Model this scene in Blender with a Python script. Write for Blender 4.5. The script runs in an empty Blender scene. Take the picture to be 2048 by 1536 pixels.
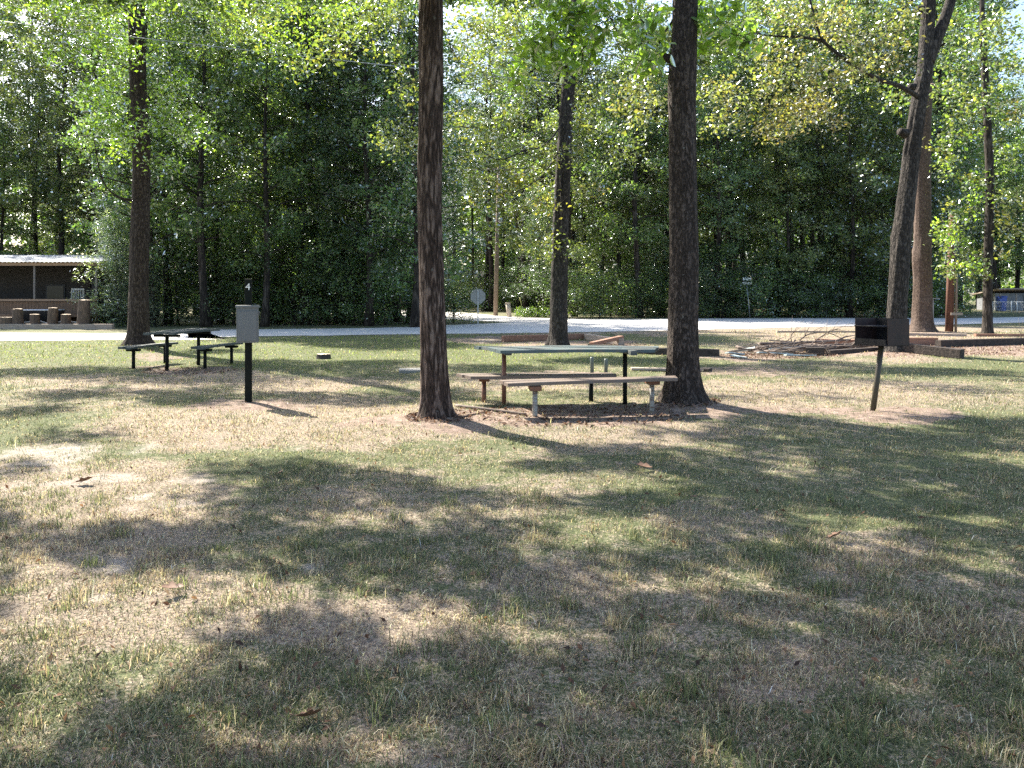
import bpy, bmesh, math, random
import numpy as np
from mathutils import Vector, Matrix

scene = bpy.context.scene
C = scene.collection
R = math.radians
F, H0, HOR = 1550.0, 1.51, 590.0          # focal length in photo pixels, eye height, horizon row

# ------------------------------------------------------------------ camera, sky, sun, exposure
cam_d = bpy.data.cameras.new('camera')
cam = bpy.data.objects.new('camera', cam_d)
C.objects.link(cam)
cam.location = (0, 0, H0)
cam.rotation_euler = (R(90), 0, 0)
cam_d.sensor_width = 36.0
cam_d.lens = 36.0 * F / 2048.0
cam_d.shift_y = -(768.0 - HOR) / 2048.0   # level camera with the view shifted down: uprights stay parallel
cam_d.clip_start = 0.05
cam_d.clip_end = 3000
scene.camera = cam

SUN = Vector((-0.74, 0.80, 1.0)).normalized()
SUN_EL = math.asin(SUN.z)
SUN_AZ = math.atan2(SUN.x, SUN.y)
world = bpy.data.worlds.new('World')
scene.world = world
world.use_nodes = True
wn = world.node_tree
sky = wn.nodes.new('ShaderNodeTexSky')
sky.sky_type = 'NISHITA'
sky.sun_disc = False
sky.sun_elevation = SUN_EL
sky.sun_rotation = SUN_AZ
sky.air_density = 1.0
sky.dust_density = 2.0
sky.ozone_density = 1.0
wn.links.new(sky.outputs[0], wn.nodes['Background'].inputs[0])
wn.nodes['Background'].inputs[1].default_value = 0.105
sun_d = bpy.data.lights.new('sun', 'SUN')
sun_d.energy = 5.0
sun_d.angle = R(0.55)
sun_d.color = (1.0, 0.93, 0.80)
sun_o = bpy.data.objects.new('sun', sun_d)
C.objects.link(sun_o)
sun_o.location = (-20, 40, 40)
sun_o.rotation_euler = SUN.to_track_quat('Z', 'Y').to_euler()
scene.view_settings.view_transform = 'Standard'
scene.view_settings.look = 'None'
scene.view_settings.exposure = 1.92
scene.view_settings.gamma = 1.0
scene.cycles.use_denoising = False
scene.cycles.sample_clamp_indirect = 2.5
scene.cycles.max_bounces = 6
scene.cycles.diffuse_bounces = 4
scene.cycles.glossy_bounces = 2
scene.cycles.transmission_bounces = 3
scene.cycles.transparent_max_bounces = 4

# ------------------------------------------------------------------ helpers
def P(px, py, d):
    return Vector(((px - 1024) * d / F, d, H0 + (HOR - py) * d / F))

def G(px, py, z=0.0):
    d = (H0 - z) * F / (py - HOR)
    return Vector(((px - 1024) * d / F, d, z))

def tag(o, label=None, cat=None, group=None, kind=None):
    if label: o['label'] = label
    if cat: o['category'] = cat
    if group: o['group'] = group
    if kind: o['kind'] = kind
    return o

def thing(name, label, cat, loc=(0, 0, 0), rz=0.0, group=None):
    o = bpy.data.objects.new(name, None)
    o.empty_display_size = 0.2
    C.objects.link(o)
    o.location = loc
    o.rotation_euler = (0, 0, rz)
    return tag(o, label, cat, group)

class MB:
    def __init__(s):
        s.v, s.f, s.m = [], [], []
    def add(s, verts, faces, mi=0):
        b = len(s.v)
        s.v.extend([tuple(p) for p in verts])
        s.f.extend([tuple(i + b for i in f) for f in faces])
        s.m.extend([mi] * len(faces))
        return s
    def box(s, c, size, rot=None, bev=0.0, jit=0.0, rng=None, mi=0):
        bm = bmesh.new()
        bmesh.ops.create_cube(bm, size=1.0)
        for v in bm.verts:
            v.co = Vector((v.co.x * size[0], v.co.y * size[1], v.co.z * size[2]))
        if bev > 0:
            bmesh.ops.bevel(bm, geom=bm.edges[:], offset=bev, segments=2, affect='EDGES', profile=0.6)
        M = Matrix.Translation(Vector(c))
        if rot is not None:
            M = M @ (rot if isinstance(rot, Matrix) else Matrix.Rotation(rot, 4, 'Z'))
        out = []
        for v in bm.verts:
            p = M @ v.co
            if jit: p += Vector([rng.uniform(-jit, jit) for _ in range(3)])
            out.append(p)
        bm.verts.index_update()
        s.add(out, [[v.index for v in f.verts] for f in bm.faces], mi)
        bm.free()
        return s
    def beam(s, a, b, w, h, bev=0.0, roll=0.0, jit=0.0, rng=None, segs=1, mi=0):
        a, b = Vector(a), Vector(b)
        d = b - a
        L = d.length
        x = d.normalized()
        y = Vector((0, 0, 1)).cross(x)
        if y.length < 1e-4: y = Vector((0, 1, 0))
        y.normalize()
        z = x.cross(y)
        M = Matrix((x, y, z)).transposed().to_4x4() @ Matrix.Rotation(roll, 4, 'X')
        return s.box((a + b) / 2, (L, w, h), M, bev, jit, rng, mi)
    def tube(s, path, rad, n=10, cap=True, mi=0):
        path = [Vector(p) for p in path]
        if not hasattr(rad, '__len__'): rad = [rad] * len(path)
        b = []
        up = None
        for i, p in enumerate(path):
            t = (path[min(i + 1, len(path) - 1)] - path[max(i - 1, 0)])
            t.normalize()
            if up is None:
                up = Vector((1, 0, 0)) if abs(t.x) < 0.9 else Vector((0, 1, 0))
            u = up - t * up.dot(t)
            u.normalize()
            up = u
            w = t.cross(u)
            for k in range(n):
                a = 2 * math.pi * k / n
                b.append(p + (u * math.cos(a) + w * math.sin(a)) * rad[i])
        fs = []
        for i in range(len(path) - 1):
            for k in range(n):
                k2 = (k + 1) % n
                fs.append((i * n + k, i * n + k2, (i + 1) * n + k2, (i + 1) * n + k))
        if cap:
            fs.append(tuple(range(n - 1, -1, -1)))
            fs.append(tuple((len(path) - 1) * n + k for k in range(n)))
        return s.add(b, fs, mi)
    def lathe(s, prof, n=16, c=(0, 0, 0), mi=0):
        b, fs = [], []
        for (r, z) in prof:
            for k in range(n):
                a = 2 * math.pi * k / n
                b.append((c[0] + r * math.cos(a), c[1] + r * math.sin(a), c[2] + z))
        for i in range(len(prof) - 1):
            for k in range(n):
                k2 = (k + 1) % n
                fs.append((i * n + k, i * n + k2, (i + 1) * n + k2, (i + 1) * n + k))
        fs.append(tuple(range(n - 1, -1, -1)))
        fs.append(tuple((len(prof) - 1) * n + k for k in range(n)))
        return s.add(b, fs, mi)
    def mesh(s, name, mats, smooth=False):
        me = bpy.data.meshes.new(name)
        me.from_pydata(s.v, [], s.f)
        for m in (mats if isinstance(mats, (list, tuple)) else [mats]): me.materials.append(m)
        me.polygons.foreach_set('material_index', s.m)
        if smooth: me.polygons.foreach_set('use_smooth', [True] * len(s.f))
        me.update()
        return me
    def build(s, name, mat, parent=None, smooth=False, loc=None):
        o = bpy.data.objects.new(name, s.mesh(name, mat, smooth))
        C.objects.link(o)
        if parent: o.parent = parent
        if loc: o.location = loc
        return o

def np_mesh(name, verts, faces_list, mat, cols=None, smooth=False):
    """faces_list: list of int arrays (n,k)"""
    me = bpy.data.meshes.new(name)
    me.vertices.add(len(verts))
    me.vertices.foreach_set('co', np.ascontiguousarray(verts, dtype=np.float32).ravel())
    nl = sum(f.size for f in faces_list)
    nf = sum(len(f) for f in faces_list)
    me.loops.add(nl)
    me.polygons.add(nf)
    me.loops.foreach_set('vertex_index', np.concatenate([f.ravel() for f in faces_list]).astype(np.int32))
    st, off = [], 0
    for f in faces_list:
        st.append(np.arange(len(f)) * f.shape[1] + off)
        off += f.size
    me.polygons.foreach_set('loop_start', np.concatenate(st).astype(np.int32))
    if smooth: me.polygons.foreach_set('use_smooth', np.ones(nf, dtype=bool))
    if cols is not None:
        for nm, arr in cols.items():
            a = me.attributes.new(nm, 'FLOAT_COLOR', 'POINT')
            full = np.ones((len(verts), 4), dtype=np.float32)
            full[:, :arr.shape[1]] = arr
            a.data.foreach_set('color', full.ravel())
    me.materials.append(mat)
    me.update(calc_edges=True)
    me.validate()
    return me

def link(name, me, parent=None, loc=None):
    o = bpy.data.objects.new(name, me)
    C.objects.link(o)
    if parent: o.parent = parent
    if loc: o.location = loc
    return o

# value noise in numpy
def _hash(ix, iy, s):
    h = (ix.astype(np.int64) * 374761393 + iy.astype(np.int64) * 668265263 + s * 1442695041) & 0xffffffff
    h = ((h ^ (h >> 13)) * 1274126177) & 0xffffffff
    h = h ^ (h >> 16)
    return (h & 0xffff) / 65535.0

def vnoise(x, y, s=0):
    x = np.asarray(x, float); y = np.asarray(y, float)
    ix, iy = np.floor(x), np.floor(y)
    fx, fy = x - ix, y - iy
    fx = fx * fx * (3 - 2 * fx); fy = fy * fy * (3 - 2 * fy)
    a, b = _hash(ix, iy, s), _hash(ix + 1, iy, s)
    c, d = _hash(ix, iy + 1, s), _hash(ix + 1, iy + 1, s)
    return (a * (1 - fx) + b * fx) * (1 - fy) + (c * (1 - fx) + d * fx) * fy

def fbm(x, y, s=0, o=4):
    t, a, n = 0, 0.5, 0
    for k in range(o):
        t = t + a * vnoise(x * 2 ** k + 17.3 * k, y * 2 ** k - 9.1 * k, s + k)
        n += a
        a *= 0.5
    return t / n

def sstep(a, b, x):
    t = np.clip((x - a) / (b - a), 0, 1)
    return t * t * (3 - 2 * t)

# ------------------------------------------------------------------ materials
def new_mat(name):
    m = bpy.data.materials.new(name)
    m.use_nodes = True
    nt = m.node_tree
    return m, nt, nt.nodes['Principled BSDF'], nt.nodes['Material Output']

def nd(nt, t, **kw):
    n = nt.nodes.new(t)
    for k, v in kw.items():
        setattr(n, k, v)
    return n

def ramp(nt, src, stops):
    r = nd(nt, 'ShaderNodeValToRGB')
    el = r.color_ramp.elements
    while len(el) > 1: el.remove(el[0])
    el[0].position, el[0].color = stops[0][0], (*stops[0][1], 1)
    for p, c in stops[1:]:
        e = el.new(p); e.color = (*c, 1)
    nt.links.new(src, r.inputs[0])
    return r.outputs[0]

def coords(nt, scale=(1, 1, 1), kind='Object'):
    tc = nd(nt, 'ShaderNodeTexCoord')
    mp = nd(nt, 'ShaderNodeMapping')
    mp.inputs['Scale'].default_value = scale
    nt.links.new(tc.outputs[kind], mp.inputs[0])
    return mp.outputs[0]

def noise(nt, vec, scale, detail=4, rough=0.6):
    n = nd(nt, 'ShaderNodeTexNoise')
    n.inputs['Scale'].default_value = scale
    n.inputs['Detail'].default_value = detail
    n.inputs['Roughness'].default_value = rough
    if vec is not None: nt.links.new(vec, n.inputs['Vector'])
    return n.outputs[0]

def bump(nt, h, strength, dist, bsdf):
    b = nd(nt, 'ShaderNodeBump')
    b.inputs['Strength'].default_value = strength
    b.inputs['Distance'].default_value = dist
    nt.links.new(h, b.inputs['Height'])
    nt.links.new(b.outputs[0], bsdf.inputs['Normal'])

def mixc(nt, fac, a, b, mode='MIX'):
    m = nd(nt, 'ShaderNodeMix', data_type='RGBA', blend_type=mode)
    for i, v in ((0, fac), (6, a), (7, b)):
        if isinstance(v, (int, float)): m.inputs[i].default_value = v
        elif isinstance(v, tuple): m.inputs[i].default_value = (*v, 1)
        else: nt.links.new(v, m.inputs[i])
    return m.outputs[2]

def math2(nt, op, a, b):
    m = nd(nt, 'ShaderNodeMath', operation=op)
    for i, v in ((0, a), (1, b)):
        if isinstance(v, (int, float)): m.inputs[i].default_value = v
        else: nt.links.new(v, m.inputs[i])
    return m.outputs[0]

def simple_mat(name, c1, c2, scale=8, rough=0.8, bump_s=0.3, stretch=(1, 1, 1), metal=0.0, bdist=0.005, spec=0.5):
    m, nt, b, out = new_mat(name)
    v = coords(nt, stretch)
    n = noise(nt, v, scale, 6, 0.65)
    col = ramp(nt, n, [(0.3, c1), (0.7, c2)])
    nt.links.new(col, b.inputs['Base Color'])
    b.inputs['Roughness'].default_value = rough
    b.inputs['Metallic'].default_value = metal
    b.inputs['Specular IOR Level'].default_value = spec
    if bump_s: bump(nt, n, bump_s, bdist, b)
    return m

def bark_mat(name, dark, mid, light, vscale, stretch=0.16, bs=1.0, lichen=0.0, blotch=(0.5, 0.5, 0.5)):
    m, nt, b, out = new_mat(name)
    v = coords(nt, (1, 1, stretch))
    def ridge(sc, k):
        n = noise(nt, v, sc, 2.5, 0.55)
        return math2(nt, 'MINIMUM', math2(nt, 'MULTIPLY', math2(nt, 'ABSOLUTE', math2(nt, 'SUBTRACT', n, 0.5), 0), k), 1.0)
    r1, r2 = ridge(vscale * .42, 7.5), ridge(vscale * .95, 6.0)
    n2 = noise(nt, v, vscale * 2.2, 5, 0.7)
    hgt = math2(nt, 'ADD', math2(nt, 'ADD', math2(nt, 'MULTIPLY', r1, .45), math2(nt, 'MULTIPLY', r2, .25)), math2(nt, 'MULTIPLY', n2, .45))
    col = ramp(nt, hgt, [(0.22, dark), (0.55, mid), (0.95, light)])
    v2 = coords(nt, (1, 1, 0.5))
    big = noise(nt, v2, 2.3, 4, 0.6)
    col = mixc(nt, ramp(nt, big, [(0.4, (0, 0, 0)), (0.7, (0.6, 0.6, 0.6))]), col, blotch, 'MULTIPLY')
    if lichen > 0:
        v3 = coords(nt, (1, 1, 0.8))
        l = noise(nt, v3, 13, 3, 0.5)
        col = mixc(nt, ramp(nt, l, [(0.70, (0, 0, 0)), (0.74, (lichen,) * 3)]), col, (0.36, 0.38, 0.34))
    nt.links.new(col, b.inputs['Base Color'])
    b.inputs['Roughness'].default_value = 0.9
    b.inputs['Specular IOR Level'].default_value = 0.25
    bump(nt, hgt, bs, 0.03, b)
    return m

M_bark_ridge = bark_mat('bark_ridged', (0.012, 0.008, 0.006), (0.066, 0.043, 0.034), (0.24, 0.18, 0.15), 36, 0.17, 1.0, 0.2, (0.6, 0.5, 0.42))
M_bark_dark = bark_mat('bark_fine_dark', (0.012, 0.009, 0.007), (0.048, 0.036, 0.030), (0.14, 0.11, 0.094), 46, 0.38, 1.0, 0.5, (0.62, 0.55, 0.5))
M_bark_grey = bark_mat('bark_grey', (0.010, 0.009, 0.008), (0.042, 0.036, 0.033), (0.115, 0.10, 0.09), 40, 0.3, 1.0, 0.25, (0.62, 0.57, 0.52))
M_bark_brown = bark_mat('bark_smooth_brown', (0.035, 0.024, 0.02), (0.10, 0.072, 0.058), (0.155, 0.115, 0.095), 34, 0.5, 0.4, 0.35, (0.7, 0.62, 0.55))
M_bark_far = bark_mat('bark_forest', (0.010, 0.008, 0.007), (0.04, 0.033, 0.028), (0.10, 0.085, 0.073), 14, 0.2, 0.8)

def leaf_mat(name, trans=0.42, gloss=1.0, rough=0.35, hue_var=0.03, val_var=0.35, boost=(1.5, 1.7, 0.6)):
    m, nt, b, out = new_mat(name)
    nt.nodes.remove(b)
    at = nd(nt, 'ShaderNodeAttribute', attribute_name='col')
    oi = nd(nt, 'ShaderNodeObjectInfo')
    hsv = nd(nt, 'ShaderNodeHueSaturation')
    h = nd(nt, 'ShaderNodeMapRange'); h.inputs[3].default_value = 0.5 - hue_var; h.inputs[4].default_value = 0.5 + hue_var
    nt.links.new(oi.outputs['Random'], h.inputs[0]); nt.links.new(h.outputs[0], hsv.inputs['Hue'])
    v = nd(nt, 'ShaderNodeMapRange'); v.inputs[3].default_value = 1 - val_var; v.inputs[4].default_value = 1 + val_var
    w = math2(nt, 'FRACT', math2(nt, 'MULTIPLY', oi.outputs['Random'], 7.31), 0)
    nt.links.new(w, v.inputs[0]); nt.links.new(v.outputs[0], hsv.inputs['Value'])
    nt.links.new(at.outputs['Color'], hsv.inputs['Color'])
    di = nd(nt, 'ShaderNodeBsdfDiffuse'); tr = nd(nt, 'ShaderNodeBsdfTranslucent'); gl = nd(nt, 'ShaderNodeBsdfGlossy')
    gl.inputs['Roughness'].default_value = rough
    gl.inputs['Color'].default_value = (0.9, 0.95, 1.0, 1)
    nt.links.new(hsv.outputs[0], di.inputs['Color'])
    nt.links.new(mixc(nt, 1.0, hsv.outputs[0], boost, 'MULTIPLY'), tr.inputs['Color'])
    mx = nd(nt, 'ShaderNodeMixShader'); mx.inputs[0].default_value = trans
    nt.links.new(di.outputs[0], mx.inputs[1]); nt.links.new(tr.outputs[0], mx.inputs[2])
    fr = nd(nt, 'ShaderNodeFresnel'); fr.inputs['IOR'].default_value = 1.42
    mg = nd(nt, 'ShaderNodeMixShader')
    nt.links.new(math2(nt, 'MULTIPLY', fr.outputs[0], gloss), mg.inputs[0])
    nt.links.new(mx.outputs[0], mg.inputs[1]); nt.links.new(gl.outputs[0], mg.inputs[2])
    nt.links.new(mg.outputs[0], out.inputs['Surface'])
    return m

M_leaf = leaf_mat('leaf', 0.52, 0.6, 0.32, 0.012, 0.25)
M_leaf_dry = leaf_mat('leaf_dry', .25, .1, .5, 0.0, 0.0, (1.2, 1.0, .7))
M_leaf_near = leaf_mat('leaf_near', 0.55, 0.45, 0.36, 0.0, 0.0, (1.7, 1.8, .6))
M_grass = leaf_mat('grass_blade', 0.45, 0.015, 0.45, 0.0, 0.0, (1.1, 1.12, 0.85))

M_road = None
def road_mat():
    m, nt, b, out = new_mat('pale_road')
    v = coords(nt)
    n1 = noise(nt, v, 60, 4, 0.7); n2 = noise(nt, v, 0.5, 5, 0.6)
    c = mixc(nt, n2, (0.48, 0.46, 0.44), (0.60, 0.58, 0.55))
    c = mixc(nt, 0.35, c, ramp(nt, n1, [(0.3, (0.35, 0.34, 0.33)), (0.7, (0.7, 0.68, 0.65))]))
    nt.links.new(c, b.inputs['Base Color'])
    b.inputs['Roughness'].default_value = 0.75
    bump(nt, n1, 0.3, 0.01, b)
    return m
M_road = road_mat()

def ground_mat():
    m, nt, b, out = new_mat('lawn_soil')
    at = nd(nt, 'ShaderNodeAttribute', attribute_name='mask')
    sep = nd(nt, 'ShaderNodeSeparateColor')
    nt.links.new(at.outputs['Color'], sep.inputs[0])
    v = coords(nt)
    big = noise(nt, v, 0.9, 5, 0.65); mid = noise(nt, v, 7, 6, 0.7); fine = noise(nt, v, 55, 5, 0.75); grit = noise(nt, v, 160, 3, 0.7)
    green = ramp(nt, fine, [(0.32, (0.035, 0.04, 0.022)), (0.5, (0.10, 0.115, 0.055)), (0.68, (0.21, 0.215, 0.11))])
    dry = ramp(nt, fine, [(0.34, (0.07, 0.055, 0.045)), (0.5, (0.24, 0.19, 0.145)), (0.66, (0.46, 0.385, 0.29))])
    dirt = ramp(nt, math2(nt, 'ADD', math2(nt, 'MULTIPLY', mid, 0.6), math2(nt, 'MULTIPLY', fine, 0.4)),
                [(0.36, (0.085, 0.06, 0.047)), (0.5, (0.22, 0.16, 0.13)), (0.64, (0.38, 0.30, 0.25))])
    sand = ramp(nt, math2(nt, 'ADD', math2(nt, 'MULTIPLY', grit, 0.6), math2(nt, 'MULTIPLY', mid, 0.4)),
                [(0.38, (0.16, 0.13, 0.11)), (0.5, (0.36, 0.32, 0.285)), (0.62, (0.60, 0.56, 0.52))])
    dryf = math2(nt, 'ADD', sep.outputs[2], math2(nt, 'MULTIPLY', math2(nt, 'SUBTRACT', math2(nt, 'ADD', mid, fine), 1.0), 1.4))
    c = mixc(nt, ramp(nt, dryf, [(0.35, (0, 0, 0)), (0.65, (1, 1, 1))]), green, dry)
    wob = math2(nt, 'MULTIPLY', math2(nt, 'SUBTRACT', math2(nt, 'ADD', math2(nt, 'MULTIPLY', mid, 1.3), fine), 1.15), 1.3)
    df = math2(nt, 'ADD', sep.outputs[0], wob)
    c = mixc(nt, ramp(nt, df, [(0.35, (0, 0, 0)), (0.75, (.92, .92, .92))]), c, dirt)
    sf = math2(nt, 'ADD', math2(nt, 'MULTIPLY', sep.outputs[1], .72), math2(nt, 'MULTIPLY', math2(nt, 'SUBTRACT', math2(nt, 'ADD', math2(nt, 'MULTIPLY', mid, .9), math2(nt, 'MULTIPLY', grit, 1.1)), 1.0), 1.3))
    c = mixc(nt, ramp(nt, sf, [(0.30, (0, 0, 0)), (0.85, (.5, .5, .5))]), c, sand)
    nt.links.new(c, b.inputs['Base Color'])
    b.inputs['Roughness'].default_value = 0.95
    b.inputs['Specular IOR Level'].default_value = 0.15
    bump(nt, math2(nt, 'ADD', fine, mid), 0.7, 0.03, b)
    return m
M_ground = ground_mat()

# ------------------------------------------------------------------ ground masks (bare soil, sand, dryness)
DIRT = [(1120, 836, 255, 22, 1.1), (800, 848, 90, 15, .75), (900, 850, 80, 24, 1), (500, 808, 115, 13, 1.), (1400, 826, 90, 14, .9),
        (1800, 832, 125, 17, 1.), (1580, 827, 150, 8, .8), (300, 716, 60, 9, .7), (385, 741, 125, 10, .8), (1800, 700, 320, 18, .8),
        (1990, 697, 120, 18, .9), (960, 681, 80, 9, .8), (1115, 690, 110, 9, .8), (1480, 745, 170, 10, .7), (1500, 712, 130, 12, .8),
        (1150, 752, 140, 9, .7), (1230, 690, 70, 9, .8), (60, 668, 160, 4, .5), (1850, 668, 120, 6, .7)]
SAND = [(70, 916, 120, 21, 1.1), (260, 973, 170, 9, 1.), (240, 1103, 45, 20, 1.), (670, 1125, 28, 10, .9), (340, 895, 50, 8, .8),
        (110, 985, 90, 12, .8), (15, 1310, 30, 16, .8), (1130, 975, 16, 6, .5), (820, 1535, 50, 20, .8), (240, 1190, 50, 14, .7),
        (560, 905, 40, 6, .5), (975, 682, 30, 4, .8)]
DRY = [(600, 850, 430, 55, .5), (150, 1030, 320, 130, .55), (200, 1230, 330, 130, .5), (620, 770, 200, 12, .5), (640, 1230, 340, 55, .5),
       (1690, 790, 330, 40, .3), (1230, 870, 300, 30, .35), (1800, 690, 330, 30, .5), (300, 760, 320, 15, .4), (1450, 1040, 120, 45, .3),
       (1560, 1340, 170, 60, .45), (1720, 1100, 140, 40, .3), (900, 990, 300, 50, .2), (500, 1500, 340, 60, .35), (1150, 900, 140, 20, .3),
       (1150, 770, 500, 12, .35), (1500, 660, 600, 10, .45), (950, 690, 500, 6, .3), (1100, 1160, 130, 50, .3)]

def blobs(px, py, lst):
    t = np.zeros_like(px)
    for (cx, cy, rx, ry, a) in lst:
        q = ((px - cx) / rx) ** 2 + ((py - cy) / ry) ** 2
        t = np.maximum(t, a * (1 - sstep(0.35, 1.5, q)))
    return t

def masks(X, Y):
    ok = Y > 1.0
    d = np.where(ok, Y, 1.0)
    px = 1024 + F * X / d
    py = HOR + F * H0 / d
    w = 60 * (fbm(X * 0.9, Y * 0.9, 3) - 0.5)
    w2 = (fbm(X * 1.3 + 9, Y * 1.3, 5) - 0.5)
    pxx = px + w * 8 / np.maximum(d, 2) ** 0.5
    pyy = py + w2 * 0.25 * (py - HOR)
    pyy2 = py + w2 * 0.10 * (py - HOR)
    dirt = blobs(pxx, pyy2, DIRT) * ok
    sand = blobs(pxx, pyy, [(a, b, c * 1.25, e * 1.35, h) for a, b, c, e, h in SAND]) * ok * (.35 + .75 * sstep(.36, .62, fbm(X * 2.4, Y * 2.4, 81, 4)))
    dry = blobs(pxx, pyy, DRY) * ok
    dry = np.clip(0.36 + 0.75 * (fbm(X * 0.55, Y * 0.55, 11) - 0.5) + dry, 0, 1)
    far = sstep(14, 20, Y) * (1 - sstep(27, 30, Y))
    left = 1 - sstep(-2, 8, X)
    dry = dry * (1 - 0.75 * far * left)
    return dirt, sand, dry, px, py

MOUNDS = []   # (x, y, r, h)
for (px, py, r, h) in [(870, 845, .75, .07), (1368, 812, .9, .07), (277, 697, 1.2, .10), (1788, 712, 1.2, .1), (1845, 663, 1.2, .06), (1117, 693, 1.0, .06), (1130, 832, 1.6, .03), (1745, 827, .9, .035)]:
    g = G(px, py); MOUNDS.append((g.x, g.y, r, h))

def ground_z(X, Y):
    z = 0.05 * (fbm(X * 0.6, Y * 0.6, 21) - 0.5) + 0.018 * (fbm(X * 4, Y * 4, 31, 3) - 0.5)
    z = z * (1 - sstep(20, 25, Y))
    for (x, y, r, h) in MOUNDS:
        z = z + h * np.exp(-(((X - x) ** 2 + (Y - y) ** 2) / (r * r)))
    return z

def gz(x, y):
    return float(ground_z(np.array([x]), np.array([y]))[0])

def GG(px, py):
    g = G(px, py)
    return Vector((g.x, g.y, gz(g.x, g.y)))

rows = np.concatenate([np.array([-300, -120, -60, -30, -15, -8, -4, -2, -1, 0, 0.6]), np.geomspace(1.1, 60, 520), np.geomspace(62, 1800, 50)])
tt = np.linspace(-1, 1, 421)
tt = 0.35 * tt + 0.65 * tt ** 3
hw = 2.2 * np.maximum(rows, 1.5) + 14
hw[rows < 1.5] = np.interp(rows[rows < 1.5], [-300, -30, 1.5], [700, 120, 17.3])
GX = tt[None, :] * hw[:, None]
GY = np.repeat(rows[:, None], len(tt), 1)
dm, sm, drm, _, _ = masks(GX.ravel(), GY.ravel())
GZ = ground_z(GX.ravel(), GY.ravel())
gv = np.stack([GX.ravel(), GY.ravel(), GZ], 1)
nr, nc = GX.shape
ii = (np.arange(nr - 1)[:, None] * nc + np.arange(nc - 1)[None, :]).ravel()
gf = np.stack([ii, ii + 1, ii + nc + 1, ii + nc], 1)
go = link('ground', np_mesh('ground', gv, [gf], M_ground, {'mask': np.stack([dm, sm, drm], 1)}, smooth=True))
tag(go, 'lawn ground with bare soil and dry patches', None, None, 'structure')

# ------------------------------------------------------------------ roads
def smooth_poly(pts, n=8):
    out = []
    for i in range(len(pts) - 1):
        p0, p1, p2, p3 = pts[max(i - 1, 0)], pts[i], pts[i + 1], pts[min(i + 2, len(pts) - 1)]
        for k in range(n):
            t = k / n
            out.append(tuple(0.5 * ((2 * b) + (-a + c) * t + (2 * a - 5 * b + 4 * c - d) * t * t + (-a + 3 * b - 3 * c + d) * t ** 3)
                             for a, b, c, d in zip(p0, p1, p2, p3)))
    out.append(pts[-1])
    return out

def strip(name, near, far, z, seed, label):
    near, far = smooth_poly(near), smooth_poly(far)
    rg = random.Random(seed)
    m = 9
    v, f = [], []
    for i, (a, b) in enumerate(zip(near, far)):
        for k in range(m):
            t = k / (m - 1)
            j = rg.uniform(-.22, .22) if k in (0, m - 1) else 0
            v.append((a[0] + (b[0] - a[0]) * t, a[1] + (b[1] - a[1]) * t + j, z))
    n = len(near)
    for i in range(n - 1):
        for k in range(m - 1):
            f.append((i * m + k, (i + 1) * m + k, (i + 1) * m + k + 1, i * m + k + 1))
    o = MB().add(v, f).build(name, M_road)
    return tag(o, label, None, None, 'structure')

def gl(lst): return [tuple(G(x, y).xy) for x, y in lst]
near_e = [(-90, 22.5)] + gl([(0, 682), (400, 675), (800, 669.5), (1200, 664), (1560, 656), (1800, 650), (2048, 645)]) + [(75, 72)]
far_e = [(-95, 30)] + gl([(0, 667), (400, 660), (800, 655), (1150, 640), (1560, 636.5), (1800, 636), (2048, 634)]) + [(80, 85)]
strip('road', near_e, far_e, 0.012, 1, 'pale main road running across behind the lawn')
strip('side_road', [(11, 43.5), (6.0, 42.5), (1.2, 42.6), (-1.8, 45), (-5, 50), (-14, 62), (-26, 76)],
      [(12, 49.5), (5.5, 48.4), (1.6, 51), (-1.3, 57), (-5, 68), (-13, 80), (-24, 94)], 0.008, 2, 'pale side road leaving the junction behind the stop sign')

# ------------------------------------------------------------------ leaves
def leaves_arrays(cen, L, W, col, rs, droop=0.35, upn=0.7, near=False):
    n = len(cen)
    ax = rs.normal(size=(n, 3)); ax[:, 2] = ax[:, 2] * 0.6 - droop
    ax /= np.linalg.norm(ax, axis=1)[:, None] + 1e-9
    nm = rs.normal(size=(n, 3)) + np.array([0, 0, upn])
    nm -= ax * (nm * ax).sum(1)[:, None]
    nm /= np.linalg.norm(nm, axis=1)[:, None] + 1e-9
    sd = np.cross(ax, nm)
    s = rs.uniform(0.65, 1.25, n)[:, None]
    l, w = L * s, W * s
    if not near:
        fold = 0.25
        v = np.stack([cen - ax * l * .5, cen - ax * l * .02 + sd * w * .5 + nm * w * fold, cen + ax * l * .5, cen - ax * l * .02 - sd * w * .5 + nm * w * fold], 1)
        b = np.arange(n)[:, None] * 4
        f = np.concatenate([b + np.array([0, 1, 2]), b + np.array([0, 2, 3])], 0)
        k = 4
    else:
        fold = 0.16
        t = nm * l * -0.10
        v = np.stack([cen - ax * l * .5, cen - ax * l * .18 + sd * w * .42 + nm * w * fold, cen + ax * l * .16 + sd * w * .44 + nm * w * fold + t * .3,
                      cen + ax * l * .5 + t, cen + ax * l * .16 - sd * w * .44 + nm * w * fold + t * .3, cen - ax * l * .18 - sd * w * .42 + nm * w * fold,
                      cen], 1)
        b = np.arange(n)[:, None] * 7
        f = np.concatenate([b + np.array(q) for q in ([0, 1, 6], [1, 2, 6], [2, 3, 6], [3, 4, 6], [4, 5, 6], [5, 0, 6])], 0)
        k = 7
    return v.reshape(-1, 3), f, np.repeat(col, k, 0)

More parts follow.
